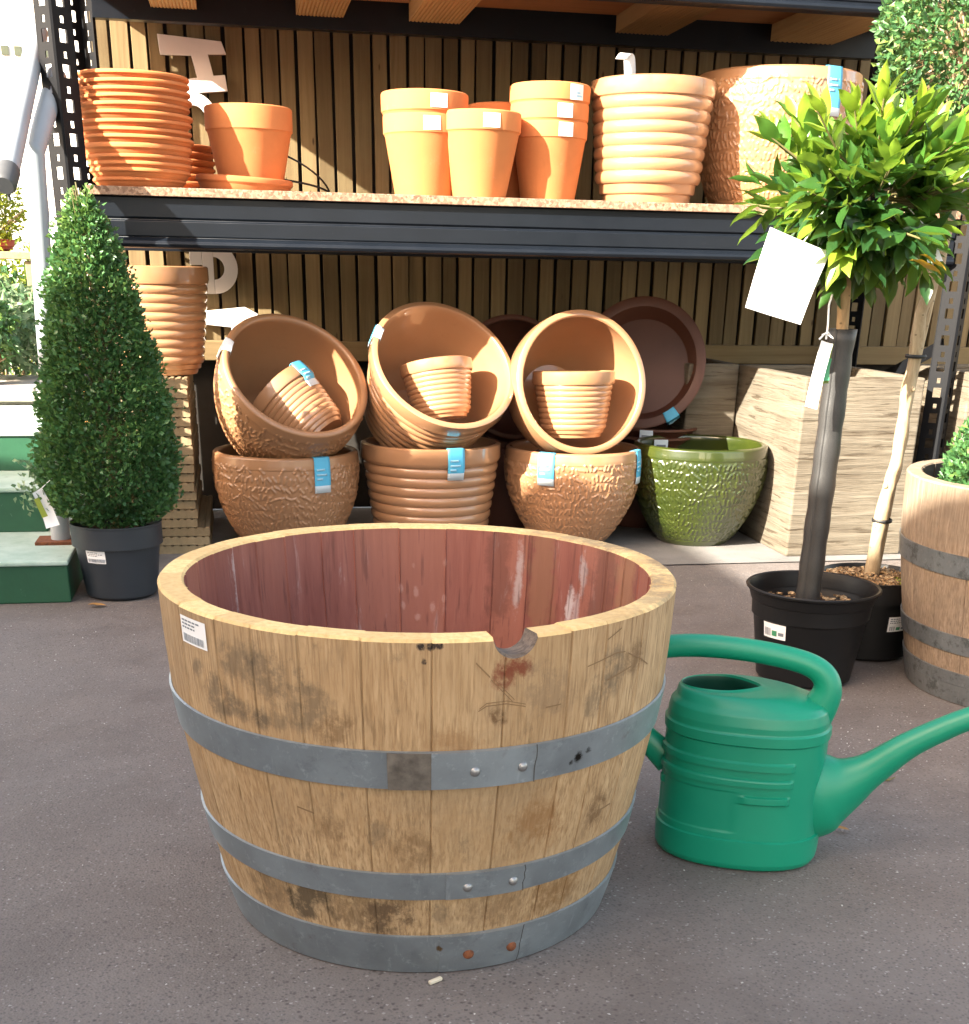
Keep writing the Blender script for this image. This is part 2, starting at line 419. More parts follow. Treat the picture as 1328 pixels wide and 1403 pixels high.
WINE_STAIN = (.17, .045, .02)
GREYS = (.10, .075, .05); BRN = (.13, .07, .03)
def ang(a, r, z): return (r*math.cos(R(a)), r*math.sin(R(a)), z)
M = {}
def M_(k, f):
    M[k] = f; return f
M_('tarmac', mat_tarmac()); M_('strip', mat_concrete('pale_concrete', (.20, .19, .18)))
M_('oak', oak('new_oak_staves', (.29, .170, .078), (.57, .40, .225), (.23, .165, .10), stains=[
    (ang(-127, .35, .41), .055, GREYS, 0.61), (ang(-136, .35, .425), .04, GREYS, 0.58), (ang(-120, .35, .385), .04, GREYS, 0.54),
    (ang(-143, .345, .372), .035, GREYS, 0.65), (ang(-131, .345, .357), .022, GREYS, 0.65), (ang(-150, .35, .40), .02, GREYS, 0.58),
    (ang(-115, .345, .36), .03, BRN, .6), (ang(-79.6, .35, .44), .026, WINE_STAIN, .95), (ang(-82, .35, .425), .02, WINE_STAIN, .8),
    (ang(-82.6, .345, .377), .016, BRN, .9), (ang(-97.5, .35, .466), .007, (.03, .02, .015), 1), (ang(-95.8, .35, .466), .006, (.03, .02, .015), 1), (ang(-94.2, .35, .467), .007, (.03, .02, .015), 1),
    (ang(-97, .35, .448), .005, (.03, .02, .015), 1), (ang(-55, .35, .405), .04, GREYS, 0.58), (ang(-60, .35, .375), .03, GREYS, 0.50), (ang(-48, .35, .42), .03, BRN, .7),
    (ang(-107, .33, .215), .03, GREYS, 0.43), (ang(-70, .325, .22), .055, (.22, .10, .03), .6), (ang(-100, .325, .20), .04, BRN, .5), (ang(-52, .32, .215), .035, BRN, .8), (ang(-118, .33, .225), .03, BRN, .5),
    (ang(-105, .3, .095), .05, (.09, .055, .03), .85), (ang(-128, .3, .1), .05, (.085, .06, .035), .9), (ang(-93, .3, .1), .02, GREYS, 0.50), (ang(-62, .3, .095), .05, (.18, .09, .03), .7), (ang(-90, .33, .34), .045, (.24, .12, .045), .5), (ang(-138, .345, .366), .022, GREYS, .5), (ang(-135, .345, .364), .022, GREYS, .55), (ang(-131, .345, .361), .02, GREYS, .5), (ang(-127, .345, .359), .02, GREYS, .5), (ang(-122, .345, .358), .018, GREYS, .45), (ang(-140, .3, .1), .05, (.12, .075, .04), .6), (ang(-78, .3, .1), .05, (.17, .10, .05), .5), (ang(-115, .3, .1), .045, (.13, .08, .04), .6), (ang(-72, .35, .40), .05, (.20, .13, .075), .5)],
    weather=.42))
M_('wine', mat_wine()); M_('cut', mat_cutwood())
def mat_bung():
    m = NT('charred_bunghole'); g = m.noise(1, 6, .7, m.map((40, 200, 200)))
    return m.fin(m.ramp(g, [(.3, (.05, .038, .03)), (.7, (.19, .145, .115))]), .95, 0, m.bump(g, .4, .003))
M_('bung', mat_bung())
M_('hoop', mat_steel('dull_galvanised_hoop', (.33, .375, .405), .35, marks=[
    
    (ang(-63, .345, .306), .012, (.015, .012, .01), 1), (ang(-60.5, .345, .312), .008, (.015, .012, .01), 1), (ang(-65, .345, .302), .007, (.015, .012, .01), 1), (ang(-93, .29, .045), .007, (.16, .09, .03), .9)]))
M_('patch', simple('brown_tape_residue', (.135, .115, .095), .7, .2, .45, 45, .3))
M_('seam', simple('dark_seam', (.07, .068, .064), .8))
M_('rivet', simple('bright_rivet', (.30, .30, .30), .4, .8, .3, 60)); M_('rust', mat_rust())
M_('oldoak', oak('weathered_oak_staves', (.185, .130, .088), (.36, .275, .20), (.12, .095, .072), weather=.45))
M_('oldcut', simple('weathered_oak_rim', (.25, .19, .13), .8, 0, .3, 30, .4))
M_('oldin', simple('dark_inner_oak', (.05, .04, .032), .85, 0, .3, 12, .3))
M_('oldhoop', mat_steel('spangled_galvanised_hoop', (.27, .295, .31), .15, True))
M_('terra', mat_terracotta()); M_('terrad', mat_terracotta('dusty_terracotta', (.50, .165, .058)))
M_('tan', mat_glaze('tan_glaze', (.37, .185, .088), (.43, .225, .112), .38, 1.0, .045))
M_('tanm', mat_glaze('matt_tan_glaze', (.32, .160, .074), (.375, .19, .092), .45, .5, .13))
M_('greenglaze', mat_glaze('olive_green_glaze', (.018, .029, .004), (.050, .062, .008), .3, 1.0, .035))
M_('brown', mat_glaze('dark_brown_glaze', (.075, .024, .013), (.11, .038, .022), .6, .12, .3))
M_('blue', simple('blue_price_tag', (.08, .40, .62), .55, 0, .05, 20)); M_('white', simple('white_label_paper', (.80, .80, .80), .65, 0, .03, 10))
M_('tagwhite', simple('tag_white', (.62, .70, .76), .6, 0, .05, 20)); M_('print', simple('grey_print', (.16, .18, .21), .6)); M_('printg', simple('green_print', (.05, .25, .12), .6)); M_('palep', simple('pale_blue_print', (.30, .55, .70), .6))
M_('navy', mat_plastic('dark_navy_rack_paint', (.0060, .0083, .0125), .34, (.09, .10, .12), .25, .04, .26))
M_('post', mat_plastic('dark_grey_rack_post', (.0055, .006, .0075), .5, (.07, .07, .075), .3, .04, .16))
M_('chip', mat_board()); M_('joist', mat_joist())
M_('ply', mat_slat('reddish_plywood', (.42, .19, .08), (.55, .27, .12), 0, .05))
M_('slat', mat_slat('larch_slat', (.125, .085, .040), (.235, .172, .088), 2, .35)); M_('backing', simple('dark_backing', (.024, .020, .016), .9))
M_('rail', mat_slat('rail_timber', (.15, .10, .045), (.24, .17, .085), 0, .3))
M_('deck', mat_slat('decking_timber', (.23, .165, .09), (.40, .31, .19), 1, .3))
M_('letter', simple('white_letter_paint', (.66, .62, .60), .55, 0, .05, 9))
M_('planter', mat_planter())
M_('canp', mat_plastic('green_can_plastic', (.002, .225, .130), .36, (.04, .30, .20), .15, .08))
M_('canin', simple('dark_green_inside', (.003, .05, .03), .5))
M_('blackp', mat_plastic('black_pot_plastic', (.0080, .0083, .0092), .42, (.09, .085, .08), .3, .06, .26)); M_('greyp', mat_plastic('slate_grey_pot_plastic', (.022, .028, .036), .42, (.1, .1, .1), .2))
M_('soil', mat_soil('bark_soil', (.018, .011, .008), (.06, .032, .02), (.16, .075, .04))); M_('chips', mat_soil('wood_chip_mulch', (.10, .055, .025), (.34, .21, .10), (.58, .42, .24), 110))
M_('moss', simple('moss', (.22, .25, .03), .9, 0, .4, 60, .6))
M_('sleeve', mat_sleeve())
M_('bayleaf', mat_leaf('bay_leaf', (.014, .055, .017), (.075, .20, .026), (.30, .43, .035), .38, .34))
M_('boxleaf', mat_leaf('box_leaf', (.026, .082, .028), (.075, .195, .060), (.22, .34, .07), .25, .42))
M_('boxlit', mat_leaf('box_standard_leaf', (.025, .085, .028), (.075, .18, .06), (.28, .36, .09), .25, .42))
M_('yellowleaf', mat_leaf('yellow_leaf', (.45, .25, .02), (.5, .3, .02), (.6, .4, .03), .3))
M_('hedge', mat_leaf('golden_hedge_leaf', (.06, .12, .012), (.20, .26, .02), (.40, .42, .03), .3)); M_('varieg', mat_leaf('pale_variegated_leaf', (.05, .15, .05), (.20, .33, .17), (.55, .62, .42), .25))
M_('bark', mat_bark('pale_bark', (.24, .17, .095), (.47, .37, .24))); M_('barkb', mat_bark('bay_bark', (.22, .14, .07), (.40, .27, .14))); M_('twig', simple('green_brown_twig', (.13, .11, .04), .7))
M_('stepg', mat_green_step()); M_('tread', mat_tread()); M_('railp', mat_plastic('silver_rail_paint', (.30, .33, .36), .4, (.5, .5, .5), .3))
M_('rubber', simple('grey_end_cap', (.06, .062, .066), .6)); M_('wire', simple('dark_wire', (.03, .03, .03), .5, .4)); M_('zinc', simple('zinc_wire', (.16, .16, .16), .5, .6))
M_('render', simple('white_render', (.78, .77, .74), .85, 0, .05, 3, .2)); M_('glass', simple('dark_window_glass', (.05, .06, .04), .1)); M_('redp', mat_terracotta('red_plastic_pot', (.38, .075, .045)))
M_('roof', simple('grey_roof_tile', (.12, .11, .11), .8)); M_('orange', mat_slat('orange_timber', (.45, .20, .06), (.60, .30, .10), 2, 0)); M_('wallp', mat_concrete('pale_wall', (.42, .38, .34)))
M_('scratch', simple('scratch_line', (.20, .118, .056), .9)); M_('stub', simple('pale_wood_chip', (.62, .55, .42), .8)); M_('leafdry', simple('dry_leaf', (.34, .17, .05), .8, 0, .3, 40)); M_('tape', simple('black_tree_tie', (.012, .012, .012), .6))

# ------------------------------------------------------------------ camera
CAM = (0, 0, .84984)
right = Vector((.98245, -.18557, .01788)); up = Vector((.05806, .39565, .91656)); fwd = Vector((.17513, .89940, -.40114))
yaw, p_, r_ = 0.19230517820936543, 0.41276509113509624, 0.019516500216439015
def camaxes():
    cy, sy = math.cos(yaw), math.sin(yaw)
    W = lambda v: Vector((cy*v[0]+sy*v[1], -sy*v[0]+cy*v[1], v[2]))
    f = Vector((0, math.cos(p_), -math.sin(p_))); u = Vector((0, math.sin(p_), math.cos(p_))); x = Vector((1, 0, 0))
    c, s = math.cos(r_), math.sin(r_)
    return W(c*x+s*u), W(-s*x+c*u), W(f)
right, up, fwd = camaxes()
cam = bpy.data.cameras.new('camera'); co = bpy.data.objects.new('camera', cam); COL.objects.link(co)
mt = Matrix((right, up, -fwd)).transposed().to_4x4(); mt.translation = CAM; co.matrix_world = mt
cam.sensor_fit = 'HORIZONTAL'; cam.sensor_width = 36; cam.lens = 36*1685.09/1328; cam.shift_y = 409.3243/1328
cam.clip_start = .02; cam.clip_end = 500
sc.camera = co

# ------------------------------------------------------------------ ground
def sheet(name, x0, x1, y0, y1, z, m, nx=1, ny=1, th=0):
    b = MB()
    if th: b.box(((x0+x1)/2, (y0+y1)/2, z-th/2), (x1-x0, y1-y0, th))
    else: b.add([(x0, y0, z), (x1, y0, z), (x1, y1, z), (x0, y1, z)], [(0, 1, 2, 3)])
    return b.build(name, m, smooth=0)
struct(sheet('ground', -150, 150, -150, 150, 0, M['tarmac']))
struct(sheet('concrete_paving', -.46, 5.5, 3.74, 5.0, .004, M['strip']))

# ------------------------------------------------------------------ front half barrel
BP = [(.275, 0), (.2835, .03), (.292, .065), (.3055, .124), (.313, .165), (.3245, .225), (.335, .287), (.3425, .338), (.347, .40), (.35, .474)]
def rprof(z, prof=BP):
    for (r0, z0), (r1, z1) in zip(prof, prof[1:]):
        if z <= z1: return r0+(r1-r0)*(z-z0)/(z1-z0)
    return prof[-1][0]
def staves_mesh(H, nst, th, notch=None, seed=1, thtop=None):
    rn = random.Random(seed); b = MB()
    w = [rn.uniform(.75, 1.3) for _ in range(nst)]; tot = sum(w); ed = [0]
    for q in w: ed.append(ed[-1]+q/tot*2*PI)
    angs = []; tones = []; groove = []
    for i in range(nst):
        a, c = ed[i], ed[i+1]; g = .0016/.34
        t = rn.random()
        ks = [a, a+g] + [a+g+(c-a-2*g)*k/6 for k in range(1, 6)] + [c-g]
        for j, k in enumerate(ks):
            angs.append(k); groove.append(j == 0); tones.append(t)
    if notch:
        na, nr = notch
        extra = [na % (2*PI) + nr/.35*math.sin(q) for q in np.linspace(-PI/2, PI/2, 25)]
        allp = sorted([(a, g, t) for a, g, t in zip(angs, groove, tones)] + [(e, False, None) for e in extra])
        out = []; last = tones[-1]
        for a, g, t in allp:
            if t is None: t = last
            last = t
            if out and a-out[-1][0] < 2e-4: continue
            out.append((a, g, t))
        angs = [o[0] for o in out]; groove = [o[1] for o in out]; tones = [o[2] for o in out]
    n = len(angs)
    zs = [0.0] + [H*k/22 for k in range(1, 22)]
    rows = []
    def top(a):
        if not notch: return H
        d = (a-notch[0]+PI) % (2*PI)-PI; d *= .35
        if abs(d) < notch[1]*.999: return H+.004-math.sqrt(max(0, notch[1]**2-d*d))
        return H
    V = []
    jit = [rn.uniform(-.0012, .0012) for _ in range(n)]
    tops = [top(a) for a in angs]
    sj = {}
    def tj(t): return sj.setdefault(t, rn.uniform(-.0012, .0006))
    nz = len(zs)
    for i, a in enumerate(angs):
        T = tops[i] + (tj(tones[i]) if tops[i] >= H-1e-6 else 0)
        d = .0021 if groove[i] else 0
        zz = [T*z/H for z in zs] + [T-.0035]
        ca, sa = math.cos(a), math.sin(a)
        col = []
        for z in zz: r = rprof(z)-d; col.append((r*ca, r*sa, z))
        r = rprof(T)-.0035; col.append((r*ca, r*sa, T))
        tt = th if not thtop else thtop
        r = rprof(T)-tt+.003; col.append((r*ca, r*sa, T))
        for z in [T-.003] + [T*(1-k/6) for k in range(1, 6)] + [.03]:
            r = rprof(z)-th-d; col.append((r*ca, r*sa, z))
        V.append(col)
    k = len(V[0]); vs = [p for col in V for p in col]
    for i in range(n):
        i2 = (i+1) % n
        inn = tops[i] < H-1e-5 or tops[i2] < H-1e-5
        for j in range(k-1):
            mi = 0 if j < nz+0 else (1 if j in (nz, nz+1, nz+2) else 2)
            if inn and j in (nz, nz+1, nz+2): mi = 3
            b.f.append((i*k+j, i2*k+j, i2*k+j+1, i*k+j+1)); b.m.append(mi); b.t.append(tones[i])
    b.v += vs
    return b
def hoop(z0, z1, lap, prof=BP, off=.0018, th=.0016, wob=0):
    b = MB(); n = 128
    pr = [(rprof(z0)+.0004, z0), (rprof(z0)+off+th, z0+.001), (rprof((z0+z1)/2)+off+th, (z0+z1)/2), (rprof(z1)+off+th, z1-.001), (rprof(z1)+.0004, z1)]
    b.lathe(pr, n)
    if lap:   # lapped end of the strap
        o = .0018
        pr2 = [(rprof(z0)+off, z0+.0005), (rprof(z0)+off+th+o, z0+.0012), (rprof(z1)+off+th+o, z1-.0012), (rprof(z1)+off, z1-.0005)]
        b.lathe(pr2, 16, 0, R(lap[0]), R(lap[1]))
        for a in (lap[0],):
            p = [(r*math.cos(R(a)), r*math.sin(R(a)), z) for r, z in pr2]; b.add(p, [(0, 1, 2, 3)])
    return b
def rivet_mesh(a, z, r0, rad, hgt):
    b = MB(); pr = [(rad, 0), (rad*.95, hgt*.35), (rad*.7, hgt*.75), (rad*.35, hgt*.97), (.0001, hgt)]
    b.lathe(pr, 14); q = Vector((0, 0, 1)).rotation_difference(Vector((math.cos(a), math.sin(a), 0)))
    b.v = [tuple(q @ Vector(p) + Vector((r0*math.cos(a), r0*math.sin(a), z))) for p in b.v]
    return b
def curved_label(b, rf, a0, a1, z0, z1, off, mat, n=10, zs=6):
    """label hugging a surface of revolution; rf(z) radius"""
    vs = []
    for j in range(zs+1):
        z = z0+(z1-z0)*j/zs
        for i in range(n+1):
            a = a0+(a1-a0)*i/n; r = rf(z)+off; vs.append((r*math.cos(a), r*math.sin(a), z))
    b.add(vs, [(j*(n+1)+i, j*(n+1)+i+1, (j+1)*(n+1)+i+1, (j+1)*(n+1)+i) for j in range(zs) for i in range(n)], mat)
def bar_label(rf, a, z, w, h, r, seed=3, logo=False, lines=3):
    """white sticker with text lines and a barcode block, mats: white, print, green"""
    b = MB(); aw = w/r
    rn = random.Random(seed)
    curved_label(b, rf, a-aw/2, a+aw/2, z-h/2, z+h/2, .0008, 0)
    for k in range(lines):
        zz = z+h*(.36-.13*k); l = rn.uniform(.45, .8)
        x = a-aw*.42
        while x < a-aw*.42+aw*l:
            wd = aw*rn.uniform(.05, .13); curved_label(b, rf, x, min(x+wd, a+aw*.44), zz-h*.03, zz+h*.03, .0014, 1, 2, 1); x += wd+aw*.03
    x = a-aw*.42; end = a+aw*(.42 if not logo else -.15)
    while x < end:
        wd = aw*rn.choice((.012, .02, .03)); curved_label(b, rf, x, x+wd, z-h*.42, z-h*.14, .0014, 1, 1, 1); x += wd+aw*rn.choice((.015, .025))
    if logo:
        curved_label(b, rf, a-aw*.08, a+aw*.14, z-h*.40, z-h*.2, .0014, 2, 3, 1); curved_label(b, rf, a+aw*.2, a+aw*.42, z-h*.36, z-h*.24, .0014, 1, 3, 1)
    return b

BC = (.227, 1.666, 0); NA = R(-79.6)
hb = thing('half_barrel', 'large new oak half barrel with wine-red inside and notch in its rim, in the foreground', 'barrel planter', BC)
staves_mesh(.474, 31, .034, (NA, .0275), 4).build('staves', [M['oak'], M['cut'], M['wine'], M['bung']], hb, 30)
b = MB(); b.lathe([(.0001, .045), (.25, .045), (.25, .02), (.0001, .02)], 64); b.build('barrel_head', M['wine'], hb)
for z0, z1, lap, rv, mk in ((.287, .338, (-101, -74.2), (-86.9, -76.9), 'rivet'), (.124, .165, (-92, -73.2), (-86.9, -75.8), 'rivet'), (.001, .065, (-93, -70.8), (-85.3, -73.2), 'rust')):
    h = hoop(z0, z1, lap).build('hoop', M['hoop'], hb, 40)
    if z0 > .2:
        b = MB(); curved_label(b, rprof, R(-104.2), R(-95.6), z0+.001, z1-.001, .0054, 0); b.build('rust_patch', M['patch'], h, 60)
    b = MB(); rn = random.Random(int(z0*1000)); av = [lap[1]+rn.uniform(-.25, .25) for _ in range(7)]
    for k in range(6):
        za, zb = z0+(z1-z0)*k/6, z0+(z1-z0)*(k+1)/6
        b.add([((rprof(zq)+.0056)*math.cos(R(aq)), (rprof(zq)+.0056)*math.sin(R(aq)), zq) for aq, zq in ((av[k], za), (av[k]+.24, za), (av[k+1]+.24, zb), (av[k+1], zb))], [(0, 1, 2, 3)])
    b.build('lap_seam', M['seam'], h, 0)
    for a in rv:
        z = (z0+z1)/2-.002; rivet_mesh(R(a), z, rprof(z)+.0045, .0066 if mk == 'rivet' else .0075, .0045).build('rivet', M[mk], h, 60)
bar_label(rprof, R(-149.5), .444, .060, .034, .35, 5).build('price_label', [M['white'], M['print'], M['printg']], hb, 60)
# gouges cut into the staves (thin dark lines)
def scratch(pts, w=.0012, d=.0006):
    bb = MB()
    P = []
    for (a0, z0), (a1, z1) in zip(pts, pts[1:]):
        for k in range(9): t = k/8; P.append((a0+(a1-a0)*t, z0+(z1-z0)*t))
    vs = []
    for a, z in P:
        for s in (-w, w): r = rprof(z)+d; vs.append(((r)*math.cos(R(a)), r*math.sin(R(a)), z+s))
    bb.add(vs, [(2*i, 2*i+1, 2*i+3, 2*i+2) for i in range(len(P)-1)])
    return bb
for pts, w in (([(-87.3, .445), (-84.5, .427)], .0011), ([(-84.3, .424), (-79.8, .395)], .0007), ([(-83.9, .4255), (-79.4, .397)], .0006), ([(-86.6, .386), (-85, .392), (-81, .393), (-77, .387)], .0006), ([(-86.4, .389), (-85, .3955), (-81, .3965), (-77, .39)], .0005),
               ([(-63, .424), (-55, .432), (-52, .43)], .0007), ([(-51, .427), (-46, .414), (-42, .40)], .0008), ([(-58, .452), (-54, .462)], .0008), ([(-57, .40), (-53, .404), (-49, .408)], .0009), ([(-72.5, .382), (-69, .383)], .0008), ([(-70, .377), (-69.4, .391)], .0008),
               ([(-125, .247), (-121, .242)], .001), ([(-52, .21), (-47, .212)], .0011)):
    scratch(pts, w).build('gouge_mark', M['scratch'], hb, 0)

# ------------------------------------------------------------------ weathered half barrel (right)
OBP = (1.735, 2.44, 0)
ob = thing('half_barrel', 'weathered grey-brown half barrel planted with box, beside the right rack post', 'barrel planter', OBP)
ss = staves_mesh(.474, 27, .036, None, 11, .036).build('staves', [M['oldoak'], M['oldcut'], M['oldin']], ob, 30); ss.scale = (.93, .93, .985)
for z0, z1 in ((.287, .335), (.118, .160), (.045, .075), (.001, .046)):
    h = hoop(z0, z1, None).build('hoop', M['oldhoop'], ob, 40); h.scale = (.93, .93, .985)
b = MB(); b.lathe([(.0001, .40), (.28, .395)], 48); b.build('soil', M['soil'], ob)

# ------------------------------------------------------------------ foliage helpers
def leaves(name, P, N, L, W, mats, parent, tone, seed=0, fold=.25, quadrows=1, tw=None):
    """P points, N leaf axis dirs (pointing along leaf). Small folded leaf: 6 verts, 4 tris"""
    rg = np.random.default_rng(seed); n = len(P)
    N = N/np.linalg.norm(N, axis=1, keepdims=True)
    T = rg.normal(size=(n, 3)) if tw is None else tw
    S = np.cross(N, T); S /= np.linalg.norm(S, axis=1, keepdims=True)+1e-9
    U = np.cross(S, N)
    L = np.broadcast_to(L, n)[:, None]; W = np.broadcast_to(W, n)[:, None]
    # verts: base, left, mid, right, tip
    base = P; mid = P+N*L*.5-U*L*.04; tip = P+N*L-U*L*.10
    le = P+N*L*.45+S*W*.5+U*W*fold; ri = P+N*L*.45-S*W*.5+U*W*fold
    V = np.stack([base, le, mid, ri, tip], 1).reshape(-1, 3)
    f = np.array([[0, 2, 1], [0, 3, 2], [1, 2, 4], [2, 3, 4]])
    F = (np.arange(n)[:, None, None]*5+f[None]).reshape(-1, 3)
    return fastmesh(name, V, F, mats, parent, np.repeat(tone, 4), False)

def lumps(rg, P, k=14, amp=1.0):
    f = np.zeros(len(P))
    for _ in range(k):
        w = rg.normal(size=3)*9; f += np.sin(P @ w + rg.uniform(0, 6.28))
    return amp*f/math.sqrt(k)

# ---- cone box plant
CP = (-.36, 3.55, 0)
cp = thing('potted_box_cone', 'clipped box cone in a slate grey plastic pot beside the green steps', 'potted plant', CP)
def pot_mesh(r0, r1, h, rim, drop, th=.004, soil=.03):
    b = MB(); b.lathe([(.0001, .004), (r0*.9, .002), (r0, .01), (r1*.93 if drop else r1-.004, h-drop), (r1, h-drop+.002), (r1+rim*.3, h-.006), (r1+rim, h-.004), (r1+rim, h), (r1-.002, h), (r1-th-.004, h-.01), (r0+(r1-r0)*.75-th, h-soil-.01)], 64)
    return b
pot_mesh(.097, .122, .205, .002, .062).build('pot', M['greyp'], cp, 30)
b = MB(); b.lathe([(.0001, .182), (.118, .176)], 40); b.build('soil', M['soil'], cp)
def rcone(z): return .097+(.122*.93-.097)*(z-.01)/.133
bar_label(rcone, R(-118), .125, .058, .034, .112, 8).build('price_label', [M['white'], M['print'], M['printg']], cp, 60)
rg = np.random.default_rng(5)
def coneR(z):
    return np.interp(z, [.20, .235, .28, .36, .50, .65, .80, .90, .96, 1.0], [.085, .138, .168, .180, .162, .132, .098, .068, .046, .016])
n = 24000
z = rg.uniform(.20, 1.0, n*2); keep = rg.uniform(0, .2, n*2) < coneR(z)+.01; z = z[keep][:n]; n = len(z)
th = rg.uniform(0, 2*PI, n); dirs = np.stack([np.cos(th), np.sin(th), np.zeros(n)], 1)
surf = dirs*coneR(z)[:, None]; surf[:, 2] = z
lum = lumps(rg, surf*2.6)
rr = coneR(z)*(1+.085*lum)-np.abs(rg.normal(0, .018, n))+.008*rg.normal(size=n)
stray = rg.random(n) < .05; rr[stray] += rg.uniform(0, .024, stray.sum())
P = dirs*rr[:, None]; P[:, 2] = z
N = dirs+np.array([0, 0, .55])+rg.normal(0, .6, (n, 3))
deep = rg.random(n) < .16; P[deep, :2] *= rg.uniform(.5, .9, deep.sum())[:, None]
tone = np.clip(.36+.14*lum+rg.normal(0, .16, n)+.35*np.clip((z-.85)/.2, 0, 1), 0, 1)
leaves('foliage', P, N, rg.uniform(.011, .020, n), rg.uniform(.0085, .0135, n), M['boxleaf'], cp, tone, 1)
b = MB(); rn = random.Random(3)
for i in range(60):
    zz = .2+.75*rn.random(); a = rn.uniform(0, 6.28); rr_ = float(coneR(zz+.05))*.8
    b.tube([(0, 0, zz), (rr_*.6*math.cos(a), rr_*.6*math.sin(a), zz+.04), (rr_*math.cos(a), rr_*math.sin(a), zz+.09)], [.004, .003, .002], 5)
b.tube([(0, 0, .17), (0, 0, .94)], [.012, .004], 8)
for i in range(16):   # upright shoots at the tip
    a = rn.uniform(0, 6.28); r_0 = rn.uniform(0, .03); zz = .985+.05*rn.random()
    b.tube([(r_0*math.cos(a), r_0*math.sin(a), .93), (r_0*1.5*math.cos(a), r_0*1.5*math.sin(a), zz)], [.0018, .001], 5)
b.build('stems', M['twig'], cp)
PP = []; NN = []
for i in range(16):
    a = rn.uniform(0, 6.28); r_0 = rn.uniform(0, .04); zt = .99+.055*rn.random()
    for k in range(12):
        q = k/12; PP.append((r_0*(1+.5*q)*math.cos(a), r_0*(1+.5*q)*math.sin(a), .95+(zt-.95)*q)); NN.append((rn.gauss(0, 1), rn.gauss(0, 1), 1.0))
leaves('tip_shoots', np.array(PP), np.array(NN), .016, .009, M['boxleaf'], cp, np.clip(np.random.default_rng(2).normal(.8, .12, len(PP)), 0, 1), 9)
# loose shoots low on the left
PP = []; NN = []
for i in range(9):
    bx, by, bz = -.165-.05*rn.random(), -.08+.1*rn.random(), .26+.10*rn.random()
    for k in range(14): PP.append((bx+rn.gauss(0, .018), by+rn.gauss(0, .018), bz+rn.gauss(0, .02))); NN.append((rn.gauss(-.5, .7), rn.gauss(0, .7), rn.gauss(.3, .7)))
leaves('loose_shoots', np.array(PP), np.array(NN), .018, .012, M['varieg'], cp, np.clip(np.random.default_rng(4).normal(.35, .2, len(PP)), 0, 1), 10)
b = MB()
def sheetquad(b, A, B, C, D, th=.0008, mat=0, n=6, bend=.0):
    A, B, C, D = map(Vector, (A, B, C, D)); nrm = (B-A).cross(D-A).normalized(); vs = []
    for s in (0, 1):
        for j in range(n+1):
            for i in range(n+1):
                u, v = i/n, j/n; p = (A*(1-u)+B*u)*(1-v)+(D*(1-u)+C*u)*v
                vs.append(p+nrm*(bend*math.sin(PI*v)*1.0+bend*.4*math.sin(PI*u)-s*th))
    k = n+1; fs = []
    for s in (0, 1):
        o = s*k*k
        for j in range(n):
            for i in range(n): fs.append((o+j*k+i, o+j*k+i+1, o+(j+1)*k+i+1, o+(j+1)*k+i))
    for i in range(n):
        fs += [(i, i+1, k*k+i+1, k*k+i), (n*k+i, n*k+i+1, k*k+n*k+i+1, k*k+n*k+i), (i*k, (i+1)*k, k*k+(i+1)*k, k*k+i*k), (i*k+n, (i+1)*k+n, k*k+(i+1)*k+n, k*k+i*k+n)]
    b.add(vs, fs, mat)
sheetquad(b, (-.55, 3.43, .30), (-.525, 3.43, .315), (-.49, 3.42, .22), (-.525, 3.42, .21), bend=.012)
b.add([(-.548, 3.428, .285), (-.535, 3.426, .29), (-.515, 3.408, .245), (-.53, 3.41, .24)], [(0, 1, 2, 3)], 1)
b.tube([(-.535, 3.43, .305), (-.50, 3.45, .335)], .0012, 5, 0)
tag(b.build('plant_tag', [M['white'], M['hedge']], None), 'small creased white plant tag hanging low at the left of the box cone', 'plant tag')

# ---- box plant in weathered barrel
bp = thing('box_ball', 'young green box ball growing in the weathered barrel', 'shrub', (OBP[0]-.045, OBP[1]-.01, .41))
n = 9000; rg = np.random.default_rng(8)
d = rg.normal(size=(n, 3)); d[:, 2] = np.abs(d[:, 2])*.9-.1; d /= np.linalg.norm(d, axis=1, keepdims=True)
lum = lumps(rg, d*.5)
rad = .232*(1+.06*lum)-np.abs(rg.normal(0, .02, n))
P = d*rad[:, None]*np.array([1, 1, 1.05]); N = d+np.array([0, 0, .4])+rg.normal(0, .6, (n, 3))
leaves('foliage', P, N, rg.uniform(.011, .018, n), rg.uniform(.008, .012, n), M['boxleaf'], bp, np.clip(.45+.15*lum+rg.normal(0, .2, n), 0, 1), 3)
b = MB()
for i in range(30):
    q = d[i]*.2; b.tube([(0, 0, 0), tuple(q*.5+np.array([0, 0, .03])), tuple(q)], [.005, .003, .002], 5)
b.build('stems', M['twig'], bp)

# ---- bay tree standard
BAY = (1.247, 2.565, 0)
bt = thing('potted_bay_tree', 'glossy bay standard with a mesh-sleeved stem, in a black pot behind the watering can', 'potted tree', BAY)
b = MB(); b.lathe([(.0001, .004), (.098, .002), (.107, .008), (.130, .172), (.1335, .178), (.1335, .182), (.136, .184), (.143, .206), (.1485, .209), (.150, .2135), (.1475, .2165), (.142, .215), (.135, .195), (.131, .150), (.127, .145)], 72)
b.build('pot', M['blackp'], bt, 32)
b = MB(); rn = random.Random(21); b.lathe([(.0001, .168), (.06, .165), (.131, .16)], 40); b.build('soil', M['soil'], bt)
b = MB()
for i in range(160):
    a, r0 = rn.uniform(0, 6.28), .125*math.sqrt(rn.random()); b.box((r0*math.cos(a), r0*math.sin(a), .171), (rn.uniform(.006, .018), rn.uniform(.004, .009), .004), Matrix.Rotation(rn.uniform(0, 3), 3, 'Z') @ Matrix.Rotation(rn.uniform(-.4, .4), 3, 'X'), 0, rn.random())
b.build('bark_chips', M['chips'], bt, 0)['kind'] = 'stuff'
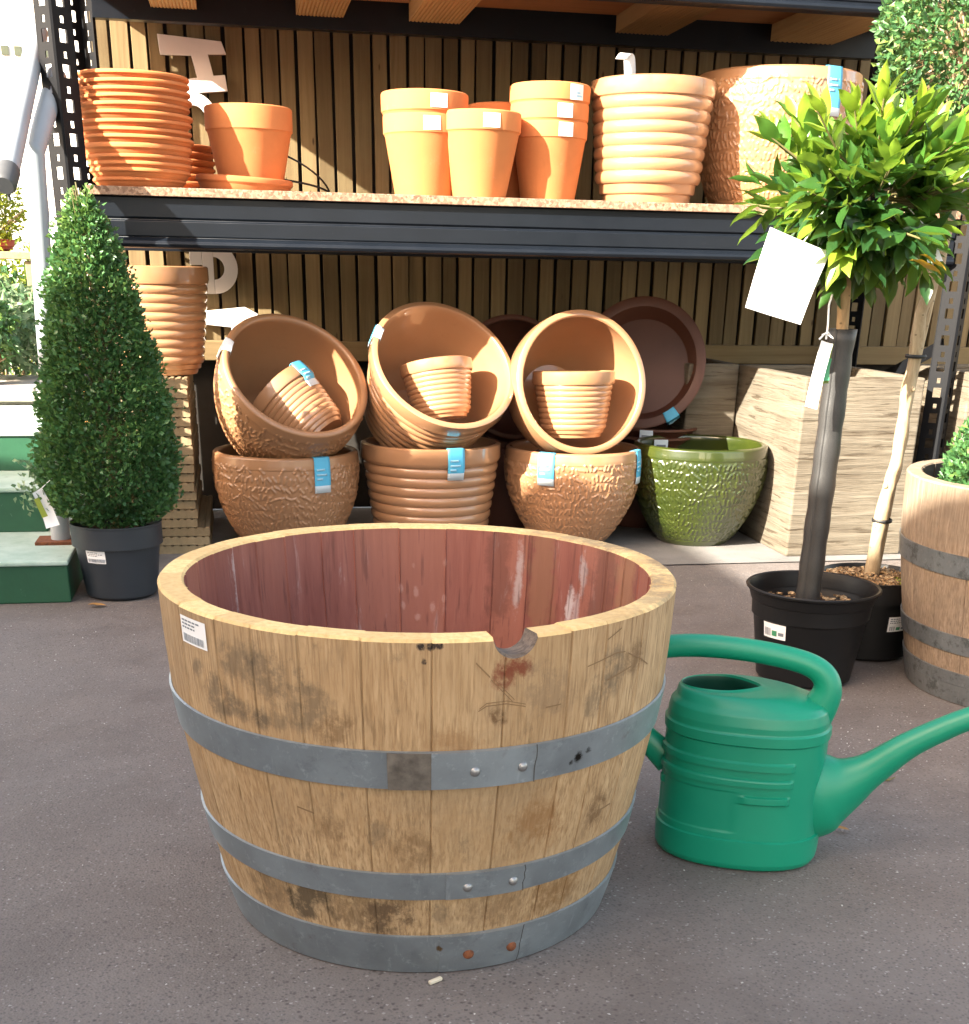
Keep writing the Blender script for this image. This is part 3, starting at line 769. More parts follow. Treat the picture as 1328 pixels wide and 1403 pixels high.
bar_label(lambda z: .107+(.130-.107)*(z-.008)/.164, R(-152), .142, .062, .062, .126, 12, True, 2).build('price_label', [M['white'], M['print'], M['printg']], bt, 60)
b = MB()
tp = [(-.008, -.002, .15), (-.006, -.002, .45), (-.008, 0, .75), (-.014, 0, .83), (-.022, .005, .95), (-.03, .01, 1.06)]
b.tube(tp, [.0135, .0125, .0125, .013, .012, .007], 14); b.build('trunk', M['barkb'], bt)
b = MB()
sl = [(-.002, -.004, .16+.595*k/24) for k in range(25)]
pts = []; ns = 28
for k in range(25):
    z = .165+.59*k/24; cx = -.010+.002*k/24; r = .0255+.0012*math.sin(k*1.9)+(.002 if k > 22 else 0)
    for i in range(ns+3):   # overlapping seam
        a = R(200)+2*PI*i/ns; q = r+(.0009 if i > ns-2 else 0)+.0008*math.sin(3*a+k*.15)
        pts.append((cx+q*math.cos(a), q*math.sin(a), z))
k2 = ns+3
b.add(pts, [(j*k2+i, j*k2+i+1, (j+1)*k2+i+1, (j+1)*k2+i) for j in range(24) for i in range(k2-1)])
so = b.build('sleeve', M['sleeve'], bt, 60); md = so.modifiers.new('solid', 'SOLIDIFY'); md.thickness = .0014

def bay_leaf_mesh():
    """unit bay leaf along +x, 2 x 7 quads, pointed, folded along the midrib and curled"""
    prof = [(0, .02), (.10, .16), (.28, .40), (.48, .5), (.68, .42), (.86, .2), (1.0, .01)]
    V = []
    for x, w in prof:
        zc = -.14*x*x+.03*math.sin(x*9)
        V += [(x, -w, zc+.22*w), (x, 0, zc), (x, w, zc+.22*w)]
    F = []
    for i in range(len(prof)-1):
        for j in range(2): F.append((i*3+j, (i+1)*3+j, (i+1)*3+j+1, i*3+j+1))
    return np.array(V), np.array(F)
LV, LF = bay_leaf_mesh()
def bay_leaves(name, items, mats, parent):
    V = []; F = []; T = []; o = 0
    for P, ax, upv, L, W, t in items:
        ax = ax/np.linalg.norm(ax); s = np.cross(upv, ax); s /= np.linalg.norm(s)+1e-9; u = np.cross(ax, s)
        q = LV*np.array([L, W, L*1.0]); V.append(P+q[:, :1]*ax+q[:, 1:2]*s+q[:, 2:3]*u); F.append(LF+o); T += [t]*len(LF); o += len(LV)
    return fastmesh(name, np.concatenate(V), np.concatenate(F), mats, parent, np.array(T), True)
rg = np.random.default_rng(17)
cc = np.array([.016, 0, .998]); items = []; tw = MB(); yellow = []
ns_ = 104
for i in range(ns_):
    zz = 1-2*(i+.5)/ns_; ph = i*2.399963+rg.normal(0, .2)
    d = np.array([math.sqrt(max(0, 1-zz*zz))*math.cos(ph), math.sqrt(max(0, 1-zz*zz))*math.sin(ph), zz])
    d += rg.normal(0, .12, 3)
    if i < 7: d = np.array([(-.75, -.45, -.30), (-.6, -.7, -.45), (-.3, -.85, -.5), (-.9, -.2, -.2), (-.5, -.6, -.7), (-.8, -.55, -.1), (.1, -.8, -.6)][i])
    d /= np.linalg.norm(d)
    Ls = (.150+.045*rg.random())*rg.uniform(.78, 1.2)*(1.0 if d[2] < .2 else .98)
    if rg.random() < .14: Ls *= 1.2
    if d[2] < -.45: Ls *= .84
    end = cc+d*Ls*np.array([1.15, 1.15, .88]); start = cc+d*.05
    if d[2] > -.3: end[2] += .02
    m1 = (start+end)/2+np.array([0, 0, -.012])
    tw.tube([tuple(start), tuple(m1), tuple(end)], [.0032, .0024, .0015], 6)
    nl = rg.integers(9, 14); young = np.clip((d[2]+.35)*.85, 0, 1)*rg.uniform(.5, 1.15)
    if rg.random() < .2: young = max(young, .75)
    side = np.cross(d, [0, 0, 1.]); side /= np.linalg.norm(side)+1e-9
    for k in range(nl):
        f = .18+.82*(k+.5)/nl
        base = (start*(1-f)**2+2*m1*f*(1-f)+end*f*f)
        phi = k*2.4+rg.normal(0, .3)
        e = np.cross(side, d); rad_ = side*math.cos(phi)+e*math.sin(phi)
        up_ = .95 if f > .7 else .35
        ax = d*(up_+.25*rg.random())+rad_*(.75 if f < .85 else .4)+np.array([0, 0, .65 if d[2] > -.1 else .08])
        L = rg.uniform(.058, .092)*(1-.3*max(0, f-.8)/.2); W = L*rg.uniform(.36, .46)
        t = np.clip(young*(.25+.8*f)+rg.normal(.06, .13), 0, 1)
        upv = np.array([0, 0, 1.])+.5*d+rg.normal(0, .35, 3)
        it = (base, ax, upv, L, W, t)
        (yellow if (i == 66 and k == 2) else items).append(it)
tw.build('twigs', M['twig'], bt); bay_leaves('crown', items, M['bayleaf'], bt)
fl = [(np.array([.03, -.17, .885]), np.array([1, -.2, -.25]), np.array([0, 0, 1.]), .07, .03, .5), (np.array([.05, -.17, .895]), np.array([.6, -.6, -.3]), np.array([0, 0, 1.]), .06, .028, .8)]
bay_leaves('yellow_leaf', fl, M['yellowleaf'], bt)

# labels hanging in the bay tree
b = MB(); sheetquad(b, (1.010, 2.450, .938), (1.146, 2.468, .897), (1.092, 2.448, .766), (.966, 2.427, .796), .0012, 0, 8, .004)
b.tube([(1.085, 2.46, .915), (1.13, 2.49, .955), (1.19, 2.545, .98)], .0012, 5)
tag(b.build('plant_label', M['white'], None), 'large square white card hanging at the left under the bay leaves', 'plant label')
b = MB(); sheetquad(b, (1.165, 2.50, .735), (1.193, 2.505, .728), (1.168, 2.49, .602), (1.139, 2.485, .609), .0009, 0, 6, .003)
sheetquad(b, (1.178, 2.512, .73), (1.199, 2.515, .728), (1.196, 2.51, .652), (1.176, 2.507, .65), .0009, 1, 4, .004)
sheetquad(b, (1.178, 2.5085, .70), (1.198, 2.5115, .70), (1.1955, 2.5065, .658), (1.1765, 2.5035, .656), .0006, 2, 4, .004)
b.tube([(1.176, 2.503, .737), (1.182, 2.515, .765), (1.186, 2.53, .80), (1.2, 2.55, .82)], .002, 6, 0); b.tube([(1.16, 2.50, .737), (1.172, 2.502, .748), (1.19, 2.50, .740), (1.178, 2.5, .75), (1.165, 2.5, .745)], .0022, 6, 0)
tag(b.build('plant_tag', [M['white'], M['hedge'], M['printg']], None), 'long narrow white tag tied with white string beside the mesh sleeve', 'plant tag')
b = MB(); sheetquad(b, (1.322, 2.45, .945), (1.342, 2.45, .947), (1.372, 2.44, .886), (1.340, 2.44, .882), .001, 0, 4, .002)
b.tube([(1.332, 2.45, .945), (1.31, 2.49, .98)], .001, 5)
tag(b.build('plant_tag', M['white'], None), 'small white tag under the right side of the bay leaves', 'plant tag')

# ---- box standard behind
T2 = (1.487, 2.745, 0)
bs = thing('potted_box_standard', 'box standard with a pale leaning stem in a black pot of wood chips', 'potted tree', T2)
pot_mesh(.106, .124, .195, .002, .052).build('pot', M['blackp'], bs, 30)
b = MB(); b.lathe([(.0001, .185), (.12, .176)], 40, 0); b.build('mulch_bed', M['chips'], bs)
b = MB(); rn = random.Random(5)
for i in range(420):
    a, r0 = rn.uniform(0, 6.28), .118*math.sqrt(rn.random()); b.box((r0*math.cos(a), r0*math.sin(a), .19-.06*r0+rn.uniform(0, .006)), (rn.uniform(.006, .022), rn.uniform(.004, .010), .003), Matrix.Rotation(rn.uniform(0, 3), 3, 'Z') @ Matrix.Rotation(rn.uniform(-.6, .6), 3, 'X'), 0, rn.random())
o = b.build('wood_chips', M['chips'], bs, 0); o['kind'] = 'stuff'
b = MB()
for i in range(14): a = rn.uniform(-1.2, -.3); r0 = rn.uniform(.06, .11); b.ball((r0*math.cos(a), r0*math.sin(a), .186), .010, 6, 0, 1.3, 1, .5)
b.build('moss_patch', M['moss'], bs)
bar_label(lambda z: .1065+(.124*.93-.106)*(z-.01)/.133, R(-79), .098, .052, .036, .112, 14, True, 3).build('price_label', [M['white'], M['print'], M['printg']], bs, 60)
off = Vector(T2)
tr = [(1.496, 2.77, .17), (1.495, 2.77, .27), (1.503, 2.77, .374), (1.520, 2.775, .44), (1.526, 2.78, .509), (1.524, 2.78, .60), (1.530, 2.78, .687), (1.529, 2.78, .781), (1.556, 2.78, .887), (1.562, 2.78, .98), (1.568, 2.78, 1.062), (1.575, 2.78, 1.2), (1.58, 2.78, 1.35)]
b = MB(); P_ = []; Rr = []
for i in range(len(tr)-1):
    for k in range(4):
        t = k/4; P_.append(Vector(tr[i])*(1-t)+Vector(tr[i+1])*t-off); Rr.append(.0165-.004*(i+t)/12+.0016*math.sin((i+t)*5.1))
b.tube(P_, Rr, 16)
for a_, zz, sx in ((1.508, .40, -1), (1.517, .62, 1), (1.53, .85, -1)): b.ball(tuple(Vector((a_+sx*.012, 2.765, zz))-off), .007, 6)
b.build('trunk', M['bark'], bs, 60)
b = MB(); b.tube([Vector((1.515, 2.785, .17))-off, Vector((1.545, 2.79, .70))-off, Vector((1.59, 2.795, 1.15))-off], .008, 10); b.build('cane', M['bark'], bs)
for (x, y, z) in ((1.504, 2.773, .318), (1.534, 2.783, .690)):
    b = MB(); b.lathe([(.023, -.004), (.0245, 0), (.023, .004), (.021, .004), (.021, -.004), (.023, -.004)], 20); b.build('tree_tie', M['tape'], bs, loc=tuple(Vector((x, y, z))-off))
rg = np.random.default_rng(31); n = 9000
d = rg.normal(size=(n, 3)); d /= np.linalg.norm(d, axis=1, keepdims=True); lum = lumps(rg, d*.45)
hole = lum < -1.25
rad = .215*(1+.10*lum)-np.abs(rg.normal(0, .035, n)); cc2 = np.array([1.575, 2.78, 1.305])-np.array(T2)
P = cc2+d*rad[:, None]; N = d+rg.normal(0, .8, (n, 3)); kp = ~hole
leaves('crown', P[kp], N[kp], rg.uniform(.012, .024, n)[kp], rg.uniform(.008, .013, n)[kp], M['boxlit'], bs, np.clip(.42+.16*lum+rg.normal(0, .22, n), 0, 1)[kp], 6)
b = MB()
for i in range(90):
    q = d[i]*rad[i]*.95; b.tube([tuple(cc2*1-np.array([0, 0, .12])), tuple(cc2+q*.5), tuple(cc2+q)], [.005, .003, .0016], 5)
b.build('branches', M['bark'], bs)

# ------------------------------------------------------------------ watering can
WC = (.745, 1.70, 0)
wc = thing('watering_can', 'green plastic watering can with an arched handle, standing right of the big barrel', 'watering can', WC); wc.rotation_euler = (0, 0, R(-25))
def can_body():
    nt, nz = 200, 180; Hh = .258
    zk = [0, .004, .012, .05, .10, .2, .235, .25, .258]; ak = [.113, .1205, .1245, .126, .1255, .1235, .1225, .119, .112]; bk = [.078, .0845, .0875, .0885, .088, .0865, .0855, .082, .075]
    e = 2/2.35
    def outline(th, a, b_): c, s = math.cos(th), math.sin(th); return (a*math.copysign(abs(c)**e, c), b_*math.copysign(abs(s)**e, s))
    def band(z, z0, z1, s=.0009): return max(0, min(1, (z-z0)/s))*max(0, min(1, (z1-z)/s))
    zs = sorted(set([Hh*(k/nz) for k in range(nz+1)]))
    V = []
    for z in zs:
        a, b_ = np.interp(z, zk, ak), np.interp(z, zk, bk)
        for i in range(nt):
            th = 2*PI*i/nt; dg = math.degrees(th) % 360
            x, y = outline(th, a, b_); r = math.hypot(x, y)
            dd = .0036*(1-band(z, .052, .30)) + .0036*band(z, .206, .224)
            win = lambda p, q, s=3: max(0, min(1, (dg-p)/s))*max(0, min(1, (q-dg)/s))
            for (p, q) in ((188, 306), (54, 172)):
                w = win(p, q)
                dd += w*.0042*(band(z, .168, .181)+band(z, .142, .154))
                dd -= .0016*win(p+2, q-36)*band(z, .064, .132)
                dd += .0045*(win(q-36, q-2)+win(p+1, p+12))*band(z, .114, .127)
            dd += .0011*max(0, 1-abs(dg-180)/1.0)+.0011*max(0, 1-min(dg, 360-dg)/1.0)
            x *= 1+dd/r; y *= 1+dd/r; V.append((x, y, z))
    nzr = len(zs); F = [(j*nt+i, j*nt+(i+1) % nt, (j+1)*nt+(i+1) % nt, (j+1)*nt+i) for j in range(nzr-1) for i in range(nt)]
    # top: from the shoulder to the filler hole
    last = (nzr-1)*nt; hx, hy = -.046, 0; K = 14
    def holept(th):
        c, s = math.cos(th), math.sin(th); x = .060*c; y = .042*s
        if c > 0: y *= (1-.45*c*c)   # pointed towards the handle
        return hx+x, hy+y
    rows = [list(range(last, last+nt))]
    for k in range(1, K+1):
        t = k/K; row = []
        for i in range(nt):
            th = 2*PI*i/nt; x0, y0, _ = V[last+i]; x1, y1 = holept(th)
            z = Hh+.013*math.sin(min(1, t*1.9)*PI/2)+.004*t*(1-((x0*(1-t)+x1*t)/.12)**2)
            if t > .93: z += .0022
            row.append(len(V)); V.append((x0*(1-t)+x1*t, y0*(1-t)+y1*t, z))
        rows.append(row)
    zt = V[-1][2]
    for dz, sc_ in ((-.004, .985), (-.012, .97), (-.05, 1.15), (-.16, 1.3)):
        row = []
        for i in range(nt):
            x, y = holept(2*PI*i/nt); row.append(len(V)); V.append((hx+(x-hx)*sc_, y*sc_, zt+dz))
        rows.append(row)
    mi = [0]*len(F)
    for q, (ra, rb) in enumerate(zip(rows, rows[1:])):
        for i in range(nt):
            F.append((ra[i], ra[(i+1) % nt], rb[(i+1) % nt], rb[i])); mi.append(1 if q >= K+1 else 0)
    bb = MB(); bb.v = V; bb.f = F; bb.m = mi; bb.t = [.5]*len(F)
    bb.f.append(tuple(reversed(rows[-1]))); bb.m.append(1); bb.t.append(.5)
    bb.f.append(tuple(range(nt-1, -1, -1))); bb.m.append(0); bb.t.append(.5)
    return bb
can_body().build('body', [M['canp'], M['canin']], wc, 50)
def smooth_path(ctrl, n=6):
    ctrl = [np.array(c, float) for c in ctrl]; P = [2*ctrl[0]-ctrl[1]]+ctrl+[2*ctrl[-1]-ctrl[-2]]; out = []
    for i in range(1, len(P)-2):
        for k in range(n):
            t = k/n; p0, p1, p2, p3 = P[i-1:i+3]
            out.append(.5*((2*p1)+(-p0+p2)*t+(2*p0-5*p1+4*p2-p3)*t*t+(-p0+3*p1-3*p2+p3)*t**3))
    out.append(ctrl[-1]); return out
# handle: path + (half width sideways, half height)
hp = [(.094, 0, .225, .021, .028), (.105, 0, .252, .0205, .0265), (.1125, 0, .276, .0185, .0225), (.1085, 0, .296, .0172, .0195), (.092, 0, .3115, .0168, .018), (.060, 0, .322, .017, .0175), (.0, 0, .330, .0172, .0175), (-.07, 0, .332, .0175, .0178), (-.13, 0, .326, .0175, .0178), (-.175, 0, .311, .017, .017), (-.198, 0, .285, .0155, .0155), (-.196, 0, .24, .0155, .016), (-.175, 0, .195, .0155, .018), (-.145, 0, .165, .016, .021), (-.115, 0, .140, .016, .026)]
q = smooth_path(hp, 7)
b = MB(); b.tube([p[:3] for p in q], [(p[3], p[4]) for p in q], 22, up=(0, 0, 1)); b.build('handle', M['canp'], wc, 60)
spp = [(.080, 0, .112, .050, .088), (.1156, 0, .1153, .045, .079), (.135, 0, .122, .039, .063), (.158, 0, .133, .0315, .045), (.177, 0, .1465, .027, .0335), (.198, 0, .164, .0235, .0265), (.242, 0, .2045, .0195, .0205), (.298, 0, .2425, .0172, .0178), (.345, 0, .268, .0165, .0168)]
q = smooth_path(spp, 7)
sp = MB(); sp.tube([p[:3] for p in q], [(p[3], p[4]) for p in q], 30, caps=False); spo = sp.build('spout', M['canp'], wc, 60)
b = MB(); dirv = np.array([.02, 0, .0105]); dirv /= np.linalg.norm(dirv); e0 = np.array([.345, 0, .268])
pr = [(-.004, .0165), (-.003, .0190), (.003, .0194), (.006, .0172), (.034, .0162), (.036, .0168), (.0375, .0155), (.036, .0140), (.0, .013)]
b.tube([tuple(e0+dirv*t) for t, r in pr], [r for t, r in pr], 26, caps=False); b.build('nozzle', M['canp'], spo, 40)
b = MB(); b.lathe([(.0001, 0), (.0145, 0)], 20); nz = b.build('nozzle_hole', M['canin'], spo); nz.rotation_mode = 'QUATERNION'; nz.rotation_quaternion = Vector((0, 0, 1)).rotation_difference(Vector(dirv)); nz.location = tuple(e0+dirv*.01)

# ------------------------------------------------------------------ rack
F_, B_ = 3.9, 4.65
rk = thing('storage_rack', 'dark steel storage rack with two shelf levels holding pots, against the slatted wall', 'rack', (0, 0, 0))
def post_mesh(h=2.15):
    b = MB()
    for sgn in (-1, 1):
        rot = Matrix.Rotation(sgn*R(45), 3, 'Z')    # flange runs back from the front corner
        def bx(u0, u1, z0, z1):
            c = rot @ Vector((sgn*(u0+u1)/2, 0, 0)); b.box((c.x, c.y, (z0+z1)/2), (u1-u0, .003, z1-z0), rot)
        w = .064
        bx(0.002, .019, 0, h); bx(.045, w, 0, h)
        z = 0.0
        while z < h-.07:
            bx(.019, .045, z, z+.020); bx(.019, .045, z+.050, z+.064)
            bx(.019, .026, z+.064, z+.080); bx(.038, .045, z+.064, z+.080); z += .080
        b.box(rot @ Vector((sgn*w, .004, h/2)), (.003, .011, h), rot)
    b.box((0, -.001, h/2), (.007, .005, h))
    return b
pm = post_mesh().build('post', M['post'], rk, 0)
pm.location = (-.425, F_-.03, 0)
for x, y, rz in ((2.262, F_-.03, 0), (-.425, B_+.02, PI), (2.262, B_+.02, PI)):
    c = pm.copy(); COL.objects.link(c); c.parent = rk; c.location = (x, y, 0); c.rotation_euler = (0, 0, rz)
def beam(z0, z1, y, face):    # face -1: front, +1: back
    s = -face; zz = lambda q: z0+(z1-z0)*q
    prof = [(0, zz(1)), (.003, zz(.98)), (.003, zz(.60)), (-.002, zz(.575)), (-.002, zz(.55)), (.003, zz(.525)), (.003, zz(.24)), (-.001, zz(.215)), (.006, zz(.18)), (.016, zz(.14)), (.019, zz(.08)), (.015, zz(.02)), (.008, zz(0)), (-.035, zz(0)), (-.035, zz(1))]
    return [(y-s*0+(-p if face == -1 else p), z) for p, z in prof]
for z0, z1 in ((.895, 1.025), (1.55, 1.68)):
    for y, fc in ((F_, -1), (B_, 1)):
        b = MB(); b.prism(beam(z0, z1, y, fc), -.385, 2.222, 'x'); b.build('beam', M['navy'], rk, 30, bevel=.0015)
for x in (-.425, 2.262):     # beam end plates
    for z in (.95, 1.615):
        s = 1 if x < 1 else -1
        b = MB(); b.box((x+s*.045, F_+.012, z), (.05, .006, .2)); b.tube([(x+s*.05, F_+.009, z+.06), (x+s*.05, F_-.0, z+.06)], .008, 8); b.tube([(x+s*.05, F_+.009, z-.06), (x+s*.05, F_-.0, z-.06)], .008, 8)
        b.build('end_plate', M['post'], rk, 0)
b = MB(); b.box((.918, (F_-.022+B_+.005)/2, 1.0365), (2.60, B_-F_+.027, .022)); b.build('shelf_board', M['chip'], rk, 0, bevel=.0015)
b = MB(); b.box((.918, (F_+.04+4.77)/2, 1.646), (2.66, 4.77-F_-.04, .022)); b.build('shelf_board', M['ply'], rk, 0)
for x0, x1 in ((-.207, -.067), (.24, .39), (.60, .765), (1.29, 1.47), (1.835, 2.06)):
    b = MB(); n_ = 13
    poly = [(x0, 1.634), (x0, 1.586)]
    for k in range(n_): u = x0+(x1-x0)*k/n_; w = (x1-x0)/n_; poly += [(u+w*.15, 1.584), (u+w*.5, 1.5865), (u+w*.85, 1.584)]
    poly += [(x1, 1.586), (x1, 1.634)]
    b.prism(poly, F_+.036, B_-.037, 'y', 0, rnd.random()); b.build('joist', M['joist'], rk, 20)
for x in (-.42, 2.258):
    for za, zb in ((.66, .42), (.14, .38), (2.05, 1.72)):
        b = MB(); b.bar((x, F_+.03, za), (x, B_-.03, zb), .004, .04); b.build('cross_brace', M['post'], rk, 0)

# ------------------------------------------------------------------ slatted wall
sw = thing('slat_fence', 'wall of narrow upright larch slats with a bottom rail, behind the rack', 'fence', (0, 4.80, 0))
b = MB(); x = -.41; rn = random.Random(9)
while x < 5.2:
    w = rn.uniform(.046, .056); b.box((x+w/2, rn.uniform(-.004, .004), 1.31), (w, .02, 1.52), Matrix.Rotation(rn.gauss(0, .004), 3, 'Y'), 0, rn.random()); x += w+rn.uniform(.007, .013)
b.build('slats', M['slat'], sw, 0, bevel=.0015)
b = MB(); b.box((2.4, -.035, .578), (5.6, .045, .066), None, 0, .5); b.build('bottom_rail', M['rail'], sw, 0, bevel=.003)
b = MB(); b.box((2.4, .04, 1.06), (5.64, .02, 2.1)); b.build('backing_sheet', M['backing'], sw, 0)  # dark sheet that shows through the slat gaps
b = MB(); b.box((-.548, -.03, .50), (.03, .05, 1.0), None, 0, .6); b.build('end_post', M['orange'], sw, 0, bevel=.003)

def poly_letter(name, polys, label, y=4.752, th=.018):
    b = MB()
    for p in polys: b.prism(p, y, y+th, 'y')
    o = b.build(name, M['letter'], None, 30, bevel=.0015); tag(o, label, 'letter', 'white letters on the slat wall'); return o
def arcpts(cx, cz, r, a0, a1, n=18): return [(cx+r*math.cos(R(a0+(a1-a0)*k/n)), cz+r*math.sin(R(a0+(a1-a0)*k/n))) for k in range(n+1)]
poly_letter('wall_letter', [[(-.20, 1.535), (.002, 1.523), (.016, 1.487), (-.043, 1.4845), (-.029, 1.4245), (.008, 1.4285), (.014, 1.382), (-.15, 1.367), (-.155, 1.405), (-.082, 1.417), (-.097, 1.480), (-.195, 1.478)]], 'white letter like an H on its side, uppermost on the slat wall')
ar = arcpts(-.10, 1.30, .075, 150, -30); ai = arcpts(-.10, 1.30, .037, -30, 150)
poly_letter('wall_letter', [ar+ai], 'white curved letter half hidden behind the tall saucer stack')
ar = arcpts(-.068, .845, .082, 90, -90); ai = arcpts(-.068, .845, .036, -90, 90)
pm_ = [(-.068, .927)]+ar+[(-.105, .763), (-.105, .927)]
b_ = [ar+ai+[(-.068, .881)], [(-.105, .763), (-.0685, .763), (-.0685, .927), (-.105, .927)], [(-.148, .855), (-.106, .855), (-.106, .905), (-.148, .905)]]
poly_letter('wall_letter', b_, 'white rounded letter like a D just under the middle beam')
poly_letter('wall_letter', [[(-.13, .705), (.03, .722), (.075, .70), (.062, .655), (.02, .63), (.01, .56), (-.03, .56), (-.02, .655), (-.13, .665)]], 'white letter like a T above the left tilted bowl, lowest on the wall')

# ------------------------------------------------------------------ pots
def pot_lathe(prof_out, th, n=72, rimr=.004, base_in=.02, H=None):
    """prof_out bottom->top (r,z); makes a hollow pot"""
    top = prof_out[-1]; pr = [(.0001, 0.001)] + list(prof_out)
    pr += [(top[0]-rimr, top[1]+rimr*.8), (top[0]-th+rimr, top[1]+rimr*.8), (top[0]-th, top[1]-rimr*.3)]
    r0_, r1_ = prof_out[0][0], top[0]
    for k in range(9, 0, -1):
        z = base_in+.012+(top[1]-.03-base_in-.012)*k/9
        pr.append((min(float(np.interp(z+dz, [p[1] for p in prof_out], [p[0] for p in prof_out])) for dz in (-.012, -.006, 0, .006, .012))-th, z))
    pr += [(prof_out[0][0]-th, base_in), (.0001, base_in)]
    b = MB(); b.lathe(pr, n); return b
def rib_prof(r0, r1, h, n=8, amp=.006, top=.19, foot=.10, seg=10):
    """banded pot: plain rim band, n rounded ribs, stepped foot"""
    P = [(r0*.86, 0), (r0*.885, .006), (r0*.90, h*foot*.46), (r0*.955, h*foot*.52), (r0*.97, h*foot*.6), (r0*.98, h*foot*.92), (r0*.99, h*foot)]
    zf, zt = h*foot, h*(1-top)
    R_ = lambda z: r0+(r1-r0)*(z/h)**.9
    for k in range(n):
        z0 = zf+(zt-zf)*k/n; z1 = zf+(zt-zf)*(k+1)/n
        for s in range(seg):
            t = s/seg; z = z0+(z1-z0)*t; P.append((R_(z)-.004+amp*.8*math.sin(PI*t)**.65, z))
    P += [(R_(zt)-.004, zt), (R_(zt)+.003, zt+h*.012), (r1+.001, zt+h*.05), (r1, h)]
    return P
def prof_r(prof):
    zs = [p[1] for p in prof]; rs = [p[0] for p in prof]
    return lambda z: float(np.interp(z, zs, rs))
def rim_tag(rf, a, H, w=.052, out=.095, inn=.03, th=.02, sw=1.0):
    """folded card strip hooked over the rim: blue outside with a white foot; mats blue, white, print"""
    b = MB(); r = rf(H-.02); aw = w/r
    zl = [H+.0045, H-.012, H-.03, H-.05, H-out+.022, H-out]
    def row(rad, z): return [((rad)*math.cos(a-aw/2+aw*i/6), (rad)*math.sin(a-aw/2+aw*i/6), z) for i in range(7)]
    rows = [(rf(H)-th-.0035, H-inn), (rf(H)-th-.0035, H+.003), (rf(H)-th*.5, H+.0075), (rf(H)+.002, H+.006)] + [(max(rf(z), rf(min(H, z+.02)))+.0035, z) for z in zl[1:]]
    vs = []; 
    for rad, z in rows: vs += row(rad, z)
    for j in range(len(rows)-1):
        for i in range(6): b.f.append((j*7+i, j*7+i+1, (j+1)*7+i+1, (j+1)*7+i)); b.m.append(1 if j == len(rows)-2 else 0); b.t.append(.5)
    b.v += vs
    for k, (zz, l) in enumerate(((H-.03, .5), (H-.045, .62), (H-.058, .35))):
        curved_label(b, lambda q: max(rf(q), rf(q+.02))+.0046, a-aw*.36, a+aw*(-.36+l), zz-.003, zz+.003, 0, 2, 5, 1)
    return b
TAGM = [M['blue'], M['tagwhite'], M['palep']]
def solid(o, t=.0012): m = o.modifiers.new('solid', 'SOLIDIFY'); m.thickness = t; return o

